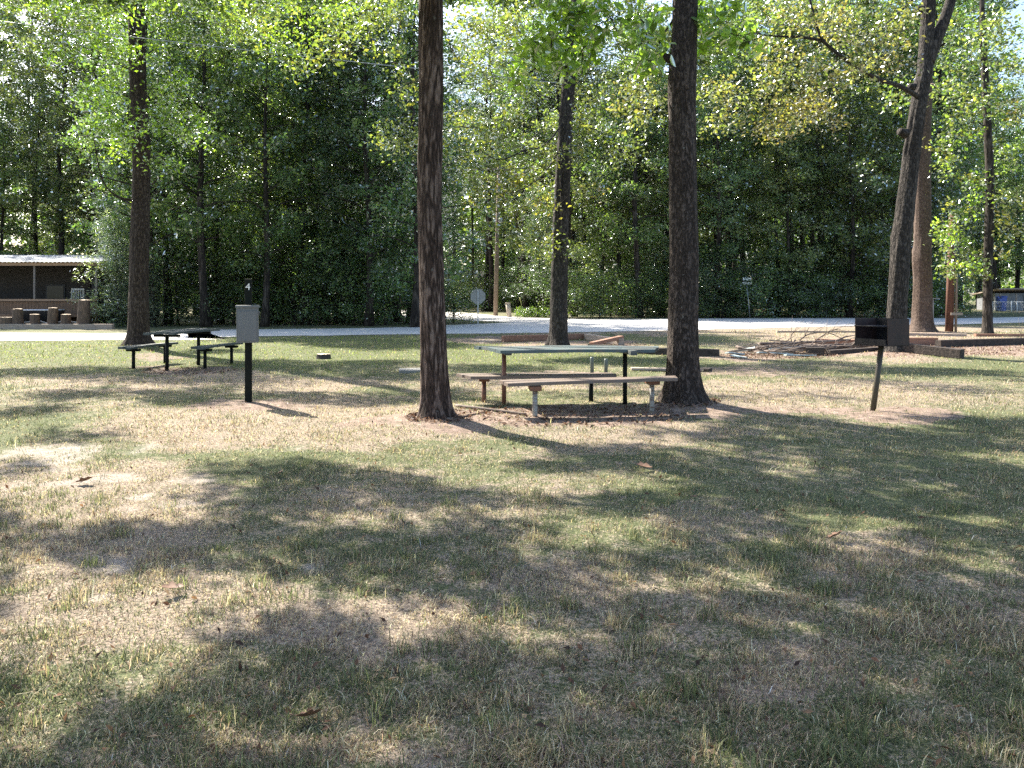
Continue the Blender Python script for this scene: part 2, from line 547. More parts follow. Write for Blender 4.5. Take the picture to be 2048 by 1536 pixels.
class Crown:
    def __init__(s, seed):
        s.rs = np.random.RandomState(seed)
        s.V, s.Fc, s.Cc, s.n = [], [], [], 0
    def put(s, cen, L, W, col, droop=.35, upn=.7, near=False):
        v, f, c = leaves_arrays(cen, L, W, col, s.rs, droop, upn, near)
        s.V.append(v); s.Fc.append(f + s.n); s.Cc.append(c); s.n += len(v)
    def clump(s, c, r, n, L, W, pal, twig=10, sig=.16, droop=.35, upn=.7, near=False, vv=.3):
        rs = s.rs
        n = max(int(n), 4)
        m = max(n // twig, 2)
        u = rs.normal(size=(m, 3))
        u /= np.linalg.norm(u, axis=1)[:, None]
        u *= rs.uniform(0.05, 1, m)[:, None] ** 0.45
        tc = np.array(c) + u * np.array(r)
        cen = np.repeat(tc, twig, 0) + rs.normal(size=(m * twig, 3)) * sig
        pal = np.array(pal)
        base = pal[rs.randint(0, len(pal), m)] * np.exp(rs.normal(size=(m, 1)) * vv)
        col = np.repeat(base, twig, 0) * np.exp(rs.normal(size=(m * twig, 1)) * 0.18)
        s.put(cen, L, W, np.clip(col, 0, .8), droop, upn, near)
    def mesh(s, name, mat, off=(0, 0, 0)):
        return np_mesh(name, np.concatenate(s.V) - np.array(off), [np.concatenate(s.Fc)], mat, {'col': np.concatenate(s.Cc)})

PAL_DARK = [(.075, .118, .058), (.085, .132, .06), (.105, .155, .058), (.095, .138, .075), (.14, .18, .06)]
PAL_MID = [(.09, .145, .05), (.105, .165, .055), (.13, .185, .055), (.10, .15, .07), (.15, .19, .06)]
PAL_OLIVE = [(.11, .15, .06), (.14, .175, .07), (.13, .155, .08), (.16, .185, .08), (.175, .18, .07)]
PAL_GRN = [(.13, .21, .03), (.16, .25, .04), (.18, .26, .05), (.13, .20, .045)]
PAL_LIME = [(.17, .27, .055), (.20, .30, .065), (.15, .235, .055)]
PAL_YEL = [(.12, .165, .05), (.14, .17, .055), (.11, .15, .055), (.17, .17, .055), (.13, .16, .06)]
PAL_GOLD = [(.19, .17, .055), (.16, .165, .055), (.15, .165, .055), (.20, .16, .07)]
PAL_BRN = [(.14, .145, .08), (.16, .14, .08), (.13, .14, .075), (.18, .155, .09), (.12, .13, .075)]
PAL_CEDAR = [(.22, .26, .18), (.15, .19, .12), (.24, .26, .18), (.12, .16, .10)]
PAL_PINE = [(.05, .09, .04), (.07, .115, .05), (.06, .10, .055)]

def limb_tube(mb, a, b, r0, r1, rng, sag=0.0, n=6, k=5):
    a, b = Vector(a), Vector(b)
    L = (b - a).length
    pts = []
    for i in range(k + 1):
        t = i / k
        p = a.lerp(b, t)
        p.z += math.sin(t * math.pi) * L * sag
        if 0 < i < k:
            p += Vector([rng.uniform(-1, 1) for _ in range(3)]) * L * 0.035
        pts.append(p)
    mb.tube(pts, [r0 + (r1 - r0) * (i / k) for i in range(k + 1)], n)
    return pts

# ------------------------------------------------------------------ forest tree kinds
def forest_kind(seed, Ht, base, Rc, nl, prof, pal, n_leaf, L, W, r0, lean=.02, droop=.2, sig=.15, up=(.1, .5), flat=.42, twig=10, upn=1.15):
    rng = random.Random(seed)
    cr = Crown(seed)
    tb = MB()
    path, rad = [], []
    lx, ly = rng.uniform(-lean, lean), rng.uniform(-lean, lean)
    ph = rng.uniform(0, 6)
    for i in range(14):
        t = i / 13
        z = Ht * 0.97 * t
        path.append(Vector((lx * z + .12 * math.sin(z * .5 + ph), ly * z + .12 * math.cos(z * .43 + ph), z)))
        rad.append(r0 * ((1 - t) ** 0.8 * .93 + .03) * (1 + .5 * math.exp(-z * 2.5)))
    tb.tube(path, rad, 10)
    cl = []
    for i in range(nl):
        t = (i + rng.random()) / nl
        z = base + (Ht * .96 - base) * t
        a = i * 2.4 + rng.uniform(-.5, .5)
        ln = Rc * prof(t) * rng.uniform(.6, 1.15)
        tz = z / (Ht * .97)
        j = min(int(tz * 13), 12)
        p0 = path[j].lerp(path[j + 1], tz * 13 - j)
        e = p0 + Vector((math.cos(a) * ln, math.sin(a) * ln, ln * rng.uniform(*up)))
        pts = limb_tube(tb, p0, e, max(r0 * .28 * (1 - t * .7), .02), .012, rng, .06, 5, 4)
        k = max(2, int(ln / 1.05))
        for q in range(k):
            s = .35 + .7 * (q + rng.random()) / k
            c = p0.lerp(e, s) + Vector((rng.gauss(0, .35), rng.gauss(0, .35), rng.gauss(0, .25)))
            cl.append((c, rng.uniform(.4, .9)))
    cl.append((path[-1] + Vector((0, 0, .2)), .6))
    tot = sum(r * r for _, r in cl)
    for c, r in cl:
        cr.clump(c, (r, r, r * flat), .72 * n_leaf * r * r / tot, L, W, pal, twig, sig, droop, upn)
    return tb.mesh('trunk', M_bark_far, True), cr.mesh('crown', M_leaf)

oval = lambda t: (0.55 + 1.2 * t) if t < .35 else max(.12, 1.0 - ((t - .35) / .65) ** 1.6)
cone = lambda t: max(.1, 1.0 - t * .9)
top = lambda t: .35 + .9 * math.sin(min(1, t * 1.05) * math.pi * .8)
shr = lambda t: .75 + .5 * math.sin(t * 3.1)
KINDS = {
    'dense': [forest_kind(11, 15, 2.2, 3.4, 46, oval, PAL_DARK, 17000, .17, .105, .17),
              forest_kind(12, 14, 1.6, 3.1, 44, oval, PAL_DARK + PAL_MID, 16000, .17, .10, .15),
              forest_kind(13, 15.5, 3.0, 3.6, 44, oval, PAL_MID, 16500, .18, .11, .18)],
    'tall': [forest_kind(21, 21, 6.5, 3.8, 44, top, PAL_MID, 17000, .2, .12, .22),
             forest_kind(22, 23, 8.5, 3.6, 40, top, PAL_DARK + PAL_OLIVE, 16000, .2, .12, .2),
             forest_kind(23, 20, 5, 4.0, 46, top, PAL_OLIVE, 17500, .2, .12, .2)],
    'light': [forest_kind(31, 13, 1.5, 3.3, 44, oval, PAL_OLIVE, 15000, .18, .11, .14),
              forest_kind(32, 12, 1.2, 3.2, 42, oval, PAL_OLIVE + PAL_YEL, 15000, .18, .11, .13)],
    'pine': [forest_kind(41, 22, 8, 3.0, 40, top, PAL_PINE, 22000, .28, .022, .2, .01, .1, .12, (.0, .3), .6, 22),
             forest_kind(42, 9, 1.0, 2.3, 44, cone, PAL_PINE, 20000, .24, .022, .1, .01, .1, .12, (.05, .35), .6, 22)],
    'shrub': [forest_kind(51, 3.6, .15, 1.7, 34, shr, PAL_DARK, 7500, .12, .07, .05, .05),
              forest_kind(52, 2.6, .1, 1.6, 30, shr, PAL_DARK + PAL_MID, 6500, .12, .065, .04, .05),
              forest_kind(53, 2.2, .1, 1.5, 28, shr, PAL_MID, 6000, .13, .07, .04, .05)],
    'cedar': [forest_kind(61, 5.2, .15, 1.55, 60, cone, PAL_CEDAR, 16000, .17, .03, .07, .02, .25, .13, (-.25, .25), .4, 16)],
}
frng = random.Random(77)
def forest_tree(kind, i, x, y, s, label, group, name='forest_tree', cat='tree'):
    tm, cm = KINDS[kind][i % len(KINDS[kind])]
    o = thing(name, label, cat, (x, y, -.03), frng.uniform(0, 6.28), group)
    o.scale = (s * frng.uniform(.9, 1.1), s * frng.uniform(.9, 1.1), s)
    link('trunk', tm, o); link('crown', cm, o)
    return o
def pxX(px, d): return (px - 1024) * d / F

def scatter(zone, d0, d1, px0, px1, n, mind, kinds, label, group, name='forest_tree', cat='tree', sc=(.85, 1.12), ok=None):
    pts, tries = [], 0
    while len(pts) < n and tries < 6000:
        tries += 1
        d = frng.uniform(d0, d1)
        x = pxX(frng.uniform(px0, px1), d)
        if ok and not ok(x, d): continue
        if all((x - a) ** 2 + (d - b) ** 2 > mind * mind for a, b in pts):
            pts.append((x, d))
    for k, (x, d) in enumerate(pts):
        forest_tree(frng.choice(kinds), frng.randrange(9), x, d, frng.uniform(*sc), label, group, name, cat)

def off_side_road(x, d):      # keep clear of the side road's corridor
    if d < 43: return x < -1.5
    c = np.interp(d, [43, 50, 58, 68, 80, 94], [2.5, -2.0, -5, -9.5, -17, -27])
    return abs(x - c) > 5.0
def left_ok(x, d):
    if -38 < x < -14 and d < 52: return False    # the cabin
    return off_side_road(x, d) and x < np.interp(d, [36, 46, 60, 95], [-4.5, -6.5, -12, -30])
scatter('L1', 36, 42, 245, 840, 13, 2.6, ['dense'], 'dark dense forest tree at the front of the wood left of the side road', 'forest trees left of the side road', sc=(1.0, 1.3))
def far_left(x, d): return left_ok(x, d)
scatter('L2', 43, 53, -120, 820, 22, 3.0, ['dense', 'tall', 'light', 'tall'], 'tall forest tree in the middle of the wood left of the side road', 'forest trees in the middle of the left wood', ok=far_left, sc=(.95, 1.15))
scatter('L3', 54, 68, -160, 800, 24, 3.4, ['tall', 'tall', 'pine', 'dense'], 'tall forest tree at the back of the wood left of the side road', 'forest trees at the back of the left wood', sc=(1.0, 1.25), ok=far_left)
scatter('M', 66, 92, 800, 1150, 18, 3.0, ['dense', 'tall', 'pine', 'tall'], 'forest tree closing the view at the far end of the side road', 'forest trees at the end of the side road', ok=off_side_road, sc=(1.0, 1.35))
scatter('R1', 51.5, 57, 1090, 1890, 15, 2.7, ['dense', 'light', 'light', 'dense'], 'leafy forest tree at the front of the wood beyond the main road', 'forest trees at the front of the right wood', ok=lambda x, d: x > 3.2, sc=(1.0, 1.35))
scatter('R2', 58, 68, 1060, 1880, 22, 3.3, ['tall', 'light', 'tall', 'tall', 'pine'], 'tall forest tree in the middle of the wood beyond the main road', 'forest trees in the middle of the right wood', ok=lambda x, d: x > 2.0, sc=(1.05, 1.3))
scatter('R3', 70, 84, 1040, 1900, 24, 3.5, ['tall', 'tall', 'pine'], 'tall forest tree at the back of the wood beyond the main road', 'forest trees at the back of the right wood', sc=(1.2, 1.5))
scatter('FR', 92, 125, 1840, 2200, 18, 4.2, ['dense', 'tall', 'tall', 'light'], 'hazy tree far off behind the shed and the chain-link fence', 'trees behind the far shed', sc=(1.2, 1.6))

# shrubs under the wood
for (px, py, i, s, lab) in [(330, 652, 0, 1.1, 'dark evergreen shrub behind the trunk beside the small picnic table'), (400, 650, 1, 1.25, 'dark evergreen shrub behind the small picnic table'),
                            (455, 652, 0, 1.0, 'dark evergreen shrub just left of the numbered post'), (520, 650, 2, 1.2, 'broad dark shrub right behind the grey box on the post'),
                            (575, 652, 0, 1.15, 'pale speckled dark shrub right of the grey box'), (640, 651, 1, 1.25, 'dark shrub between the grey box and the ridged trunk'),
                            (700, 653, 0, 1.05, 'dark low shrub at the right of the hedge behind the stump'), (760, 652, 2, 1.15, 'rightmost shrub of the hedge beside the blue bin')]:
    g = G(px, py)
    forest_tree('shrub', i, g.x, g.y + 1.2, s, lab, 'shrubs of the dark hedge', 'evergreen_shrub', 'shrub')
for (px, py, s, lab) in [(212, 655, 1.05, 'tall feathery pale cedar in front of the cabin end'), (262, 655, .8, 'smaller feathery cedar hidden half behind the left trunk'), (150, 640, .55, 'short feathery cedar against the cabin porch')]:
    g = G(px, py)
    forest_tree('cedar', 0, g.x, g.y + .9, s, lab, 'feathery cedars by the cabin', 'cedar', 'cedar')
scatter('US', 50.5, 54, 1085, 1890, 24, 1.7, ['shrub'], 'low leafy shrub along the foot of the wood beyond the main road', 'shrubs at the foot of the right wood', 'shrub', 'shrub', (.85, 1.25), ok=lambda x, d: x > 2.9)
scatter('UL', 43, 56, 120, 830, 16, 2.2, ['shrub'], 'low shrub in the shade inside the left wood', 'shrubs inside the left wood', 'shrub', 'shrub', (1., 1.5), ok=left_ok)
scatter('UM', 70, 84, 900, 1100, 9, 2.0, ['shrub'], 'shrub at the far end of the side road', 'shrubs at the end of the side road', 'shrub', 'shrub', (1., 1.4), ok=off_side_road)
for (px, d, s, lab) in [(905, 41.5, .75, 'low shrub on the verge beside the stop sign'), (845, 41.0, .6, 'small shrub hanging over the verge left of the ridged trunk')]:
    forest_tree('shrub', 1, pxX(px, d), d, s, lab, None, 'shrub', 'shrub')
forest_tree('pine', 1, pxX(1075, 53), 53, .95, 'young pine with soft green needle tufts right of the utility pole', None, 'pine_tree', 'pine')

# far wood seen as one mass
fw = Crown(5)
rs = np.random.RandomState(9)
N = 560
az = rs.uniform(-.85, .9, N); dd = rs.uniform(98, 135, N)
hh = 22 + 8 * fbm(az * 9, dd * .05, 8) + rs.uniform(-3, 3, N)
for a, d, h in zip(az, dd, hh):
    px = 1024 + F * math.tan(a)
    if 1850 < px < 2250: d += 35
    for z in np.arange(.6, h, 2.4):
        fw.clump((d * math.tan(a), d, z), (2.6, 2.6, 1.6), 34, .8, .55, PAL_DARK + PAL_MID, 8, .6)
fo = link('far_woods', fw.mesh('far_woods', M_leaf))
tag(fo, 'distant mass of woods closing the view', None, None, 'stuff')

# ------------------------------------------------------------------ the trees of the lawn
class LawnTree:
    def __init__(s, name, label, path_px, d, mat, seed, ridge=.012, nside=48, sway=0, extend=8.0, group=None, upto=None):
        s.rng = random.Random(seed)
        s.seed = seed
        b = P(path_px[0][0], path_px[0][1], d)
        s.base = Vector((b.x, d, gz(b.x, d)))
        s.o = thing(name, label, 'tree', s.base, 0, group)
        s.mb = MB()
        s.cr = Crown(seed)
        s.items = []
        pts = [(P(px, py, d) - s.base, w * d / F / 2) for (px, py, w) in path_px]
        pts[0][0].z = -.06
        last, prev = pts[-1], pts[-2]
        dirv = (last[0] - prev[0]).normalized()
        if extend:
            for q in (.33, .66, 1.0):
                pts.append((last[0] + dirv * extend * q + Vector((s.rng.uniform(-.2, .2), s.rng.uniform(-.2, .2), 0)) * q, last[1] * (1 - .8 * q)))
        s.pts = pts
        s.z = np.array([p.z for p, _ in pts]); s.x = np.array([p.x for p, _ in pts]); s.y = np.array([p.y for p, _ in pts]); s.r = np.array([r for _, r in pts])
        s.mat = mat
        s.crown_mat = M_leaf_near
        s.top = s.z[-1]
        s.trunk(ridge, nside)
    def at(s, z):
        return Vector((float(np.interp(z, s.z, s.x)), float(np.interp(z, s.z, s.y)), z)), float(np.interp(z, s.z, s.r))
    def trunk(s, ridge, ns):
        zt = s.top
        zs = np.concatenate([np.arange(-.06, .5, .03), np.arange(.5, min(zt, 7), .07), np.arange(min(zt, 7), zt, .35)])
        th = np.linspace(0, 2 * math.pi, ns, endpoint=False)
        cx, cy, rr = np.interp(zs, s.z, s.x), np.interp(zs, s.z, s.y), np.interp(zs, s.z, s.r)
        # smooth the interpolated centre line
        ker = np.ones(9) / 9
        for arr in (cx, cy, rr):
            arr[4:-4] = np.convolve(arr, ker, 'valid')
        T, Z = np.meshgrid(th, zs)
        px_, py_ = np.cos(T), np.sin(T)
        k = 3.2
        nz = fbm(px_ * k + Z * .25 + s.seed, py_ * k * 1.0 + Z * .55, s.seed, 2)
        fur = np.abs(fbm(T * 26 / 6.283 * 1.0 + 0.8 * fbm(T * 3, Z * 2.0, 4), Z * 1.6, s.seed + 3, 2) - .5) * 2
        for _ in range(9):
            bt, bz, bw = s.rng.uniform(0, 6.28), s.rng.uniform(.6, 6.5), s.rng.uniform(.05, .13)
            dT = np.abs((T - bt + math.pi) % (2 * math.pi) - math.pi)
            nz = nz + s.rng.uniform(.2, .55) * np.exp(-(dT / .45) ** 2 - ((Z - bz) / bw) ** 2)
        fl = np.exp(-np.maximum(Z, 0) * 5.5) * (.12 + .34 * fbm(np.cos(T) * 2.2 + 5, np.sin(T) * 2.2 + s.seed, s.seed, 2) ** 1.3 * 1.6)
        Rr = rr[:, None] * (1 + .20 * (nz - .5) + fl) + ridge * (fur - .4) * 1.5
        V = np.stack([cx[:, None] + px_ * Rr, cy[:, None] + py_ * Rr, Z], -1).reshape(-1, 3)
        n = ns
        fs = []
        for i in range(len(zs) - 1):
            for q in range(n):
                q2 = (q + 1) % n
                fs.append((i * n + q, i * n + q2, (i + 1) * n + q2, (i + 1) * n + q))
        s.mb.add(V.tolist(), fs)
    def branch(s, pts_px_d, r0, r1, n=8):
        pts = [P(px, py, d) - s.base for px, py, d in pts_px_d]
        pp = smooth_poly([tuple(p) for p in pts], 4)
        s.mb.tube(pp, [r0 + (r1 - r0) * i / (len(pp) - 1) for i in range(len(pp))], n)
    def stub(s, px, py, d, ln, r, dirv):
        a = P(px, py, d) - s.base
        s.mb.tube([a, a + Vector(dirv) * ln * .6, a + Vector(dirv) * ln], [r * 1.3, r, r * .9], 10)
    def foliage(s, c, r, lai, L, W, pal, near=False, twig=10, sig=.16, limb=True, droop=.35, upn=.7, vv=.3):
        """c world centre, r radii"""
        c = Vector(c)
        area = math.pi * r[0] * max(r[1], r[2])
        n = lai * s.dens * area / (L * W * .55)
        lc = c - s.base
        s.cr.clump(lc, r, n, L, W, pal, twig, sig, droop, upn, near, vv)
        if limb: s.items.append((lc, r))
    def limbs(s):
        rng = s.rng
        nodes, rad = [], []
        z = s.limb_min
        while z < s.top * .97:
            p, tr = s.at(z)
            nodes.append(p); rad.append(tr); z += .35
        nodes = [tuple(p) for p in nodes]
        for lc, r in sorted(s.items, key=lambda q: math.hypot(q[0].x - np.interp(q[0].z, s.z, s.x), q[0].y)):
            A = np.array(nodes)
            dv = np.array(lc) - A
            cost = np.sqrt((dv ** 2).sum(1)) + .5 * np.maximum(-dv[:, 2], 0)
            j = int(cost.argmin())
            p = Vector(nodes[j]); L_ = (lc - p).length
            if L_ < .15: continue
            r0 = min(rad[j] * .6, .012 + .010 * L_)
            pts = limb_tube(s.mb, p, lc, r0, .006, rng, .05 + rng.uniform(0, .05), 6, 6)
            for k, q in enumerate(pts[1:]):
                nodes.append(tuple(q)); rad.append(max(r0 * (1 - (k + 1) / 7), .008))
            for _ in range(3):
                e = lc + Vector((rng.uniform(-1, 1) * r[0], rng.uniform(-1, 1) * r[1], rng.uniform(-1, 1) * r[2])) * .85
                limb_tube(s.mb, p.lerp(lc, rng.uniform(.6, .9)), e, .009, .004, rng, .03, 4, 3)
    limb_min = 3.0
    dens = 1.5
    def px_fol(s, lst, d, lai, L, W, pal, **kw):
        for (px, py, rx, ry) in lst:
            dq = d + s.rng.uniform(-1, 1) * 1.2 * (d / 22)
            s.foliage(P(px, py, dq), (rx * dq / F, .7 * rx * dq / F + .2, ry * dq / F), lai, L, W, pal, **kw)
    def done(s):
        s.limbs()
        s.mb.build('trunk', s.mat, s.o, True)
        if s.cr.V:
            link('crown', s.cr.mesh('crown', s.crown_mat), s.o)

M_bark_slim = bark_mat('bark_slim', (0.012, 0.008, 0.007), (0.055, 0.038, 0.030), (0.13, 0.098, 0.08), 44, 0.32, 1.0, 0.2, (0.55, 0.48, 0.42))
T1 = LawnTree('shade_tree', 'straight slim tree rising behind the small picnic table at the left', [(277, 697, 46), (277, 670, 40), (277, 600, 37), (279, 500, 35), (281, 400, 34), (283, 300, 33), (277, 200, 31), (274, 100, 32), (272, 0, 30)], 22.0, M_bark_slim, 101, .014, 40)
T2 = LawnTree('shade_tree', 'nearest trunk with deeply ridged reddish bark left of the large picnic table', [(872, 845, 58), (870, 800, 55), (868, 720, 53), (864, 600, 50), (861, 450, 49), (859, 360, 50), (863, 250, 48), (862, 120, 50), (862, 0, 48)], 9.2, M_bark_ridge, 102, .012, 72)
T3 = LawnTree('shade_tree', 'thick dark trunk with a flared foot at the right end of the large picnic table', [(1369, 812, 82), (1368, 790, 74), (1366, 740, 64), (1366, 650, 59), (1368, 520, 58), (1365, 400, 55), (1363, 250, 54), (1362, 140, 56), (1368, 90, 50), (1369, 0, 50)], 10.5, M_bark_dark, 103, .006, 72)
T4 = LawnTree('shade_tree', 'trunk behind the large table rising through yellowing leaves', [(1116, 693, 38), (1117, 670, 35), (1117, 600, 34), (1121, 450, 31), (1127, 330, 30), (1132, 230, 28), (1138, 130, 26), (1150, 20, 24)], 22.5, M_bark_grey, 104, .014, 40)
T5 = LawnTree('shade_tree', 'leaning forked trunk behind the grill with a cut branch stub', [(1789, 712, 46), (1791, 670, 40), (1797, 580, 37), (1802, 480, 38), (1806, 450, 37), (1823, 300, 32), (1838, 200, 29), (1852, 120, 31), (1856, 60, 26), (1857, 0, 25)], 19.4, M_bark_grey, 105, .014, 44)
T6 = LawnTree('shade_tree', 'smooth brown trunk just right of the leaning forked trunk', [(1845, 663, 42), (1845, 640, 38), (1846, 560, 34), (1843, 520, 36), (1846, 480, 32), (1845, 380, 31), (1845, 300, 29), (1850, 220, 26), (1853, 120, 22)], 31.5, M_bark_brown, 106, .008, 36)
T7 = LawnTree('shade_tree', 'thin dark trunk with bright leaves at the far right of the lawn', [(1975, 668, 20), (1975, 640, 18), (1977, 500, 17), (1980, 380, 16), (1977, 280, 15), (1970, 170, 14), (1966, 60, 11)], 29.5, M_bark_far, 107, .008, 30, extend=4)
T3.stub(1340, 118, 10.5, .10, .05, (-.9, -.3, .3))
T5.stub(1812, 268, 19.2, .22, .1, (-.9, -.3, .25))
T5.stub(1828, 175, 19.2, .16, .08, (-.9, -.2, .2))
T5.stub(1842, 22, 19.2, .14, .10, (-.9, -.2, .3))
T5.branch([(1855, 125, 19.4), (1868, 90, 19.4), (1885, 50, 19.4), (1902, 0, 19.4), (1925, -90, 19.4), (1940, -200, 19.2)], .17, .09, 12)
T5.branch([(1838, 195, 19.4), (1800, 172, 18.6), (1755, 158, 18), (1705, 128, 17.6), (1660, 95, 17.4), (1640, 70, 17.3), (1622, 10, 17.2), (1612, -60, 17.2)], .06, .022, 8)
T5.branch([(1650, 82, 17.4), (1600, 74, 17.2), (1550, 72, 17.2), (1500, 64, 17.0)], .04, .012, 6)
T4.branch([(1118, 300, 22.5), (1090, 345, 21.8), (1060, 370, 21.2), (1030, 385, 21)], .03, .012, 6)
T4.branch([(1130, 240, 22.5), (1090, 290, 21.6), (1050, 300, 21), (1000, 320, 20.5), (960, 300, 20.2)], .03, .01, 6)
T1.branch([(280, 400, 22), (240, 395, 21.8), (205, 360, 21.6), (185, 260, 21.4)], .04, .012, 6)
for t in (T2, T3): t.limb_min = 5.4
T1.limb_min = 9.0; T4.limb_min = 7.5; T5.limb_min = 9; T6.limb_min = 10; T7.limb_min = 3

T1.dens = 1.2
T1.px_fol([(150, 40, 75, 50), (215, 100, 65, 50), (185, 190, 60, 42), (235, 255, 60, 40), (330, 230, 45, 40), (345, 170, 50, 45), (390, 255, 55, 38), (325, 325, 30, 26), (250, 300, 30, 22),
           (320, 60, 50, 45), (115, 110, 35, 30), (225, 190, 35, 30), (150, -10, 90, 30), (330, 0, 70, 30)], 21.5, .8, .115, .06, PAL_GRN, sig=.17, twig=16)
T1.px_fol([(400, 45, 80, 48), (470, 40, 55, 45), (560, 80, 60, 50), (600, 130, 40, 30), (640, 45, 50, 40), (700, 30, 60, 35), (520, 20, 60, 40)], 21, .8, .115, .06, PAL_GRN + PAL_YEL, sig=.17, twig=16)
T2.px_fol([(795, 115, 30, 38), (810, 175, 35, 30), (800, 40, 40, 40), (745, 20, 45, 30), (690, 90, 40, 30), (740, 70, 35, 28), (650, 110, 40, 24), (940, 60, 45, 45), (930, 140, 25, 25)], 17, .7, .11, .065, PAL_YEL, sig=.15)
T4.px_fol([(800, 275, 50, 32), (850, 300, 40, 35), (930, 255, 45, 35), (960, 330, 55, 45), (1000, 255, 60, 50), (1050, 190, 50, 50), (1070, 320, 45, 40), (990, 60, 50, 45), (960, 130, 40, 40), (1040, 40, 45, 40),
           (1060, 480, 55, 32), (1000, 460, 30, 24), (1110, 492, 32, 26), (1160, 300, 30, 30), (1190, 230, 50, 50), (1250, 300, 45, 40), (1210, 160, 40, 40)], 21.5, .8, .11, .065, PAL_YEL + PAL_OLIVE, sig=.17, twig=16)
T4.px_fol([(1020, 360, 55, 35), (1080, 405, 40, 24), (1190, 370, 30, 18), (960, 390, 35, 22), (1000, 400, 40, 20)], 21.5, .7, .11, .065, PAL_GOLD + PAL_YEL, sig=.15, twig=16)
T3.dens = 1.9
T3.px_fol([(1090, 90, 60, 36), (1145, 65, 55, 42), (1058, 145, 38, 18), (1128, 138, 30, 22), (1205, 45, 50, 40), (1290, 45, 50, 45), (1310, 105, 38, 22), (1290, 125, 30, 14), (1120, 100, 50, 34), (1160, 110, 40, 26), (1150, 20, 60, 36)], 10.2, .8, .145, .068, PAL_LIME, near=True, twig=9, sig=.08, droop=.6)
T3.px_fol([(1440, 40, 55, 36), (1480, 78, 34, 26), (1415, 95, 30, 18), (1515, 88, 18, 14), (1400, 20, 40, 30)], 10.4, .85, .14, .065, PAL_LIME, near=True, twig=9, sig=.08, droop=.6)
T5.px_fol([(1560, 120, 70, 50), (1530, 205, 50, 36), (1450, 190, 55, 36), (1450, 240, 40, 26), (1680, 50, 75, 45), (1740, 95, 55, 45), (1800, 50, 45, 45), (1640, 150, 55, 36), (1790, 130, 40, 30), (1700, 140, 40, 25), (1600, 30, 60, 40),
           (1280, 220, 55, 40), (1270, 170, 45, 35)], 17.5, .8, .105, .062, PAL_BRN + PAL_OLIVE, sig=.15, twig=16)
T5.px_fol([(1600, 222, 60, 30), (1555, 255, 50, 22), (1640, 200, 40, 22), (1660, 245, 25, 15)], 17.5, .8, .105, .062, PAL_GOLD + PAL_BRN, sig=.15, twig=16)
T6.px_fol([(1930, 110, 60, 40), (1990, 55, 60, 45), (1955, 195, 60, 36), (2030, 120, 50, 45), (1900, 60, 40, 40), (1880, 180, 30, 25), (1800, 190, 40, 25)], 29, .8, .17, .10, PAL_OLIVE + PAL_MID, sig=.22)
T7.px_fol([(1925, 250, 50, 45), (1895, 340, 30, 36), (1930, 420, 42, 36), (1900, 462, 36, 30), (1912, 520, 40, 30), (1900, 490, 30, 24), (1896, 535, 24, 16), (1905, 470, 24, 20), (1945, 538, 35, 20), (2005, 310, 40, 36), (1955, 360, 40, 30), (1890, 290, 30, 30)], 28.8, .85, .16, .10, PAL_YEL + PAL_LIME, sig=.17, twig=16)
T7.px_fol([(2020, 405, 42, 28), (2030, 455, 36, 22), (2000, 500, 26, 18), (2040, 220, 25, 30)], 29.2, .7, .16, .10, PAL_GOLD + PAL_OLIVE, sig=.17, twig=16)

# foliage higher up than the photo shows: the boughs that lay the dappled shade over the lawn
LT = [T1, T2, T3, T4, T5, T6, T7]
def bough(px, py, rx, ry, lai=2.3, hmin=6.0, tree=None):
    g = G(px, py)
    d = g.y
    h = max(hmin, (1.75 + .36 * d) / .694 + .3)
    c = g + SUN * (h / SUN.z)
    rX = rx * d / F
    rY = d * d / (H0 * F) * ry
    if tree is None:
        tree = min(LT, key=lambda t: (t.base.x - c.x) ** 2 + (t.base.y - c.y) ** 2 + (0 if t.top > h else 100))
    k = max(1, int(round(rX / max(rY, .3))))
    k = min(k, 4)
    for i in range(k):
        off = (2 * (i + .5) / k - 1) * rX
        cc = c + Vector((off, tree.rng.uniform(-.2, .2) * rY, tree.rng.uniform(-.25, .25)))
        tree.foliage(cc, (rX / k * 1.15, rY * .9, .28), lai, .14, .085, PAL_MID, sig=.13)

SHADE = [(120, 745, 170, 14), (350, 752, 160, 13), (600, 738, 240, 12), (780, 752, 80, 14), (250, 785, 190, 14), (480, 795, 200, 13), (740, 795, 140, 16), (60, 825, 70, 16), (1230, 722, 120, 10), (1010, 740, 120, 10),
         (1480, 735, 140, 8), (1860, 745, 170, 12), (1620, 728, 90, 7), (420, 705, 60, 6), (640, 725, 200, 7), (930, 790, 60, 14), (150, 868, 90, 9)]
for t in LT: t.dens = 1.25
for q in SHADE: bough(*q)
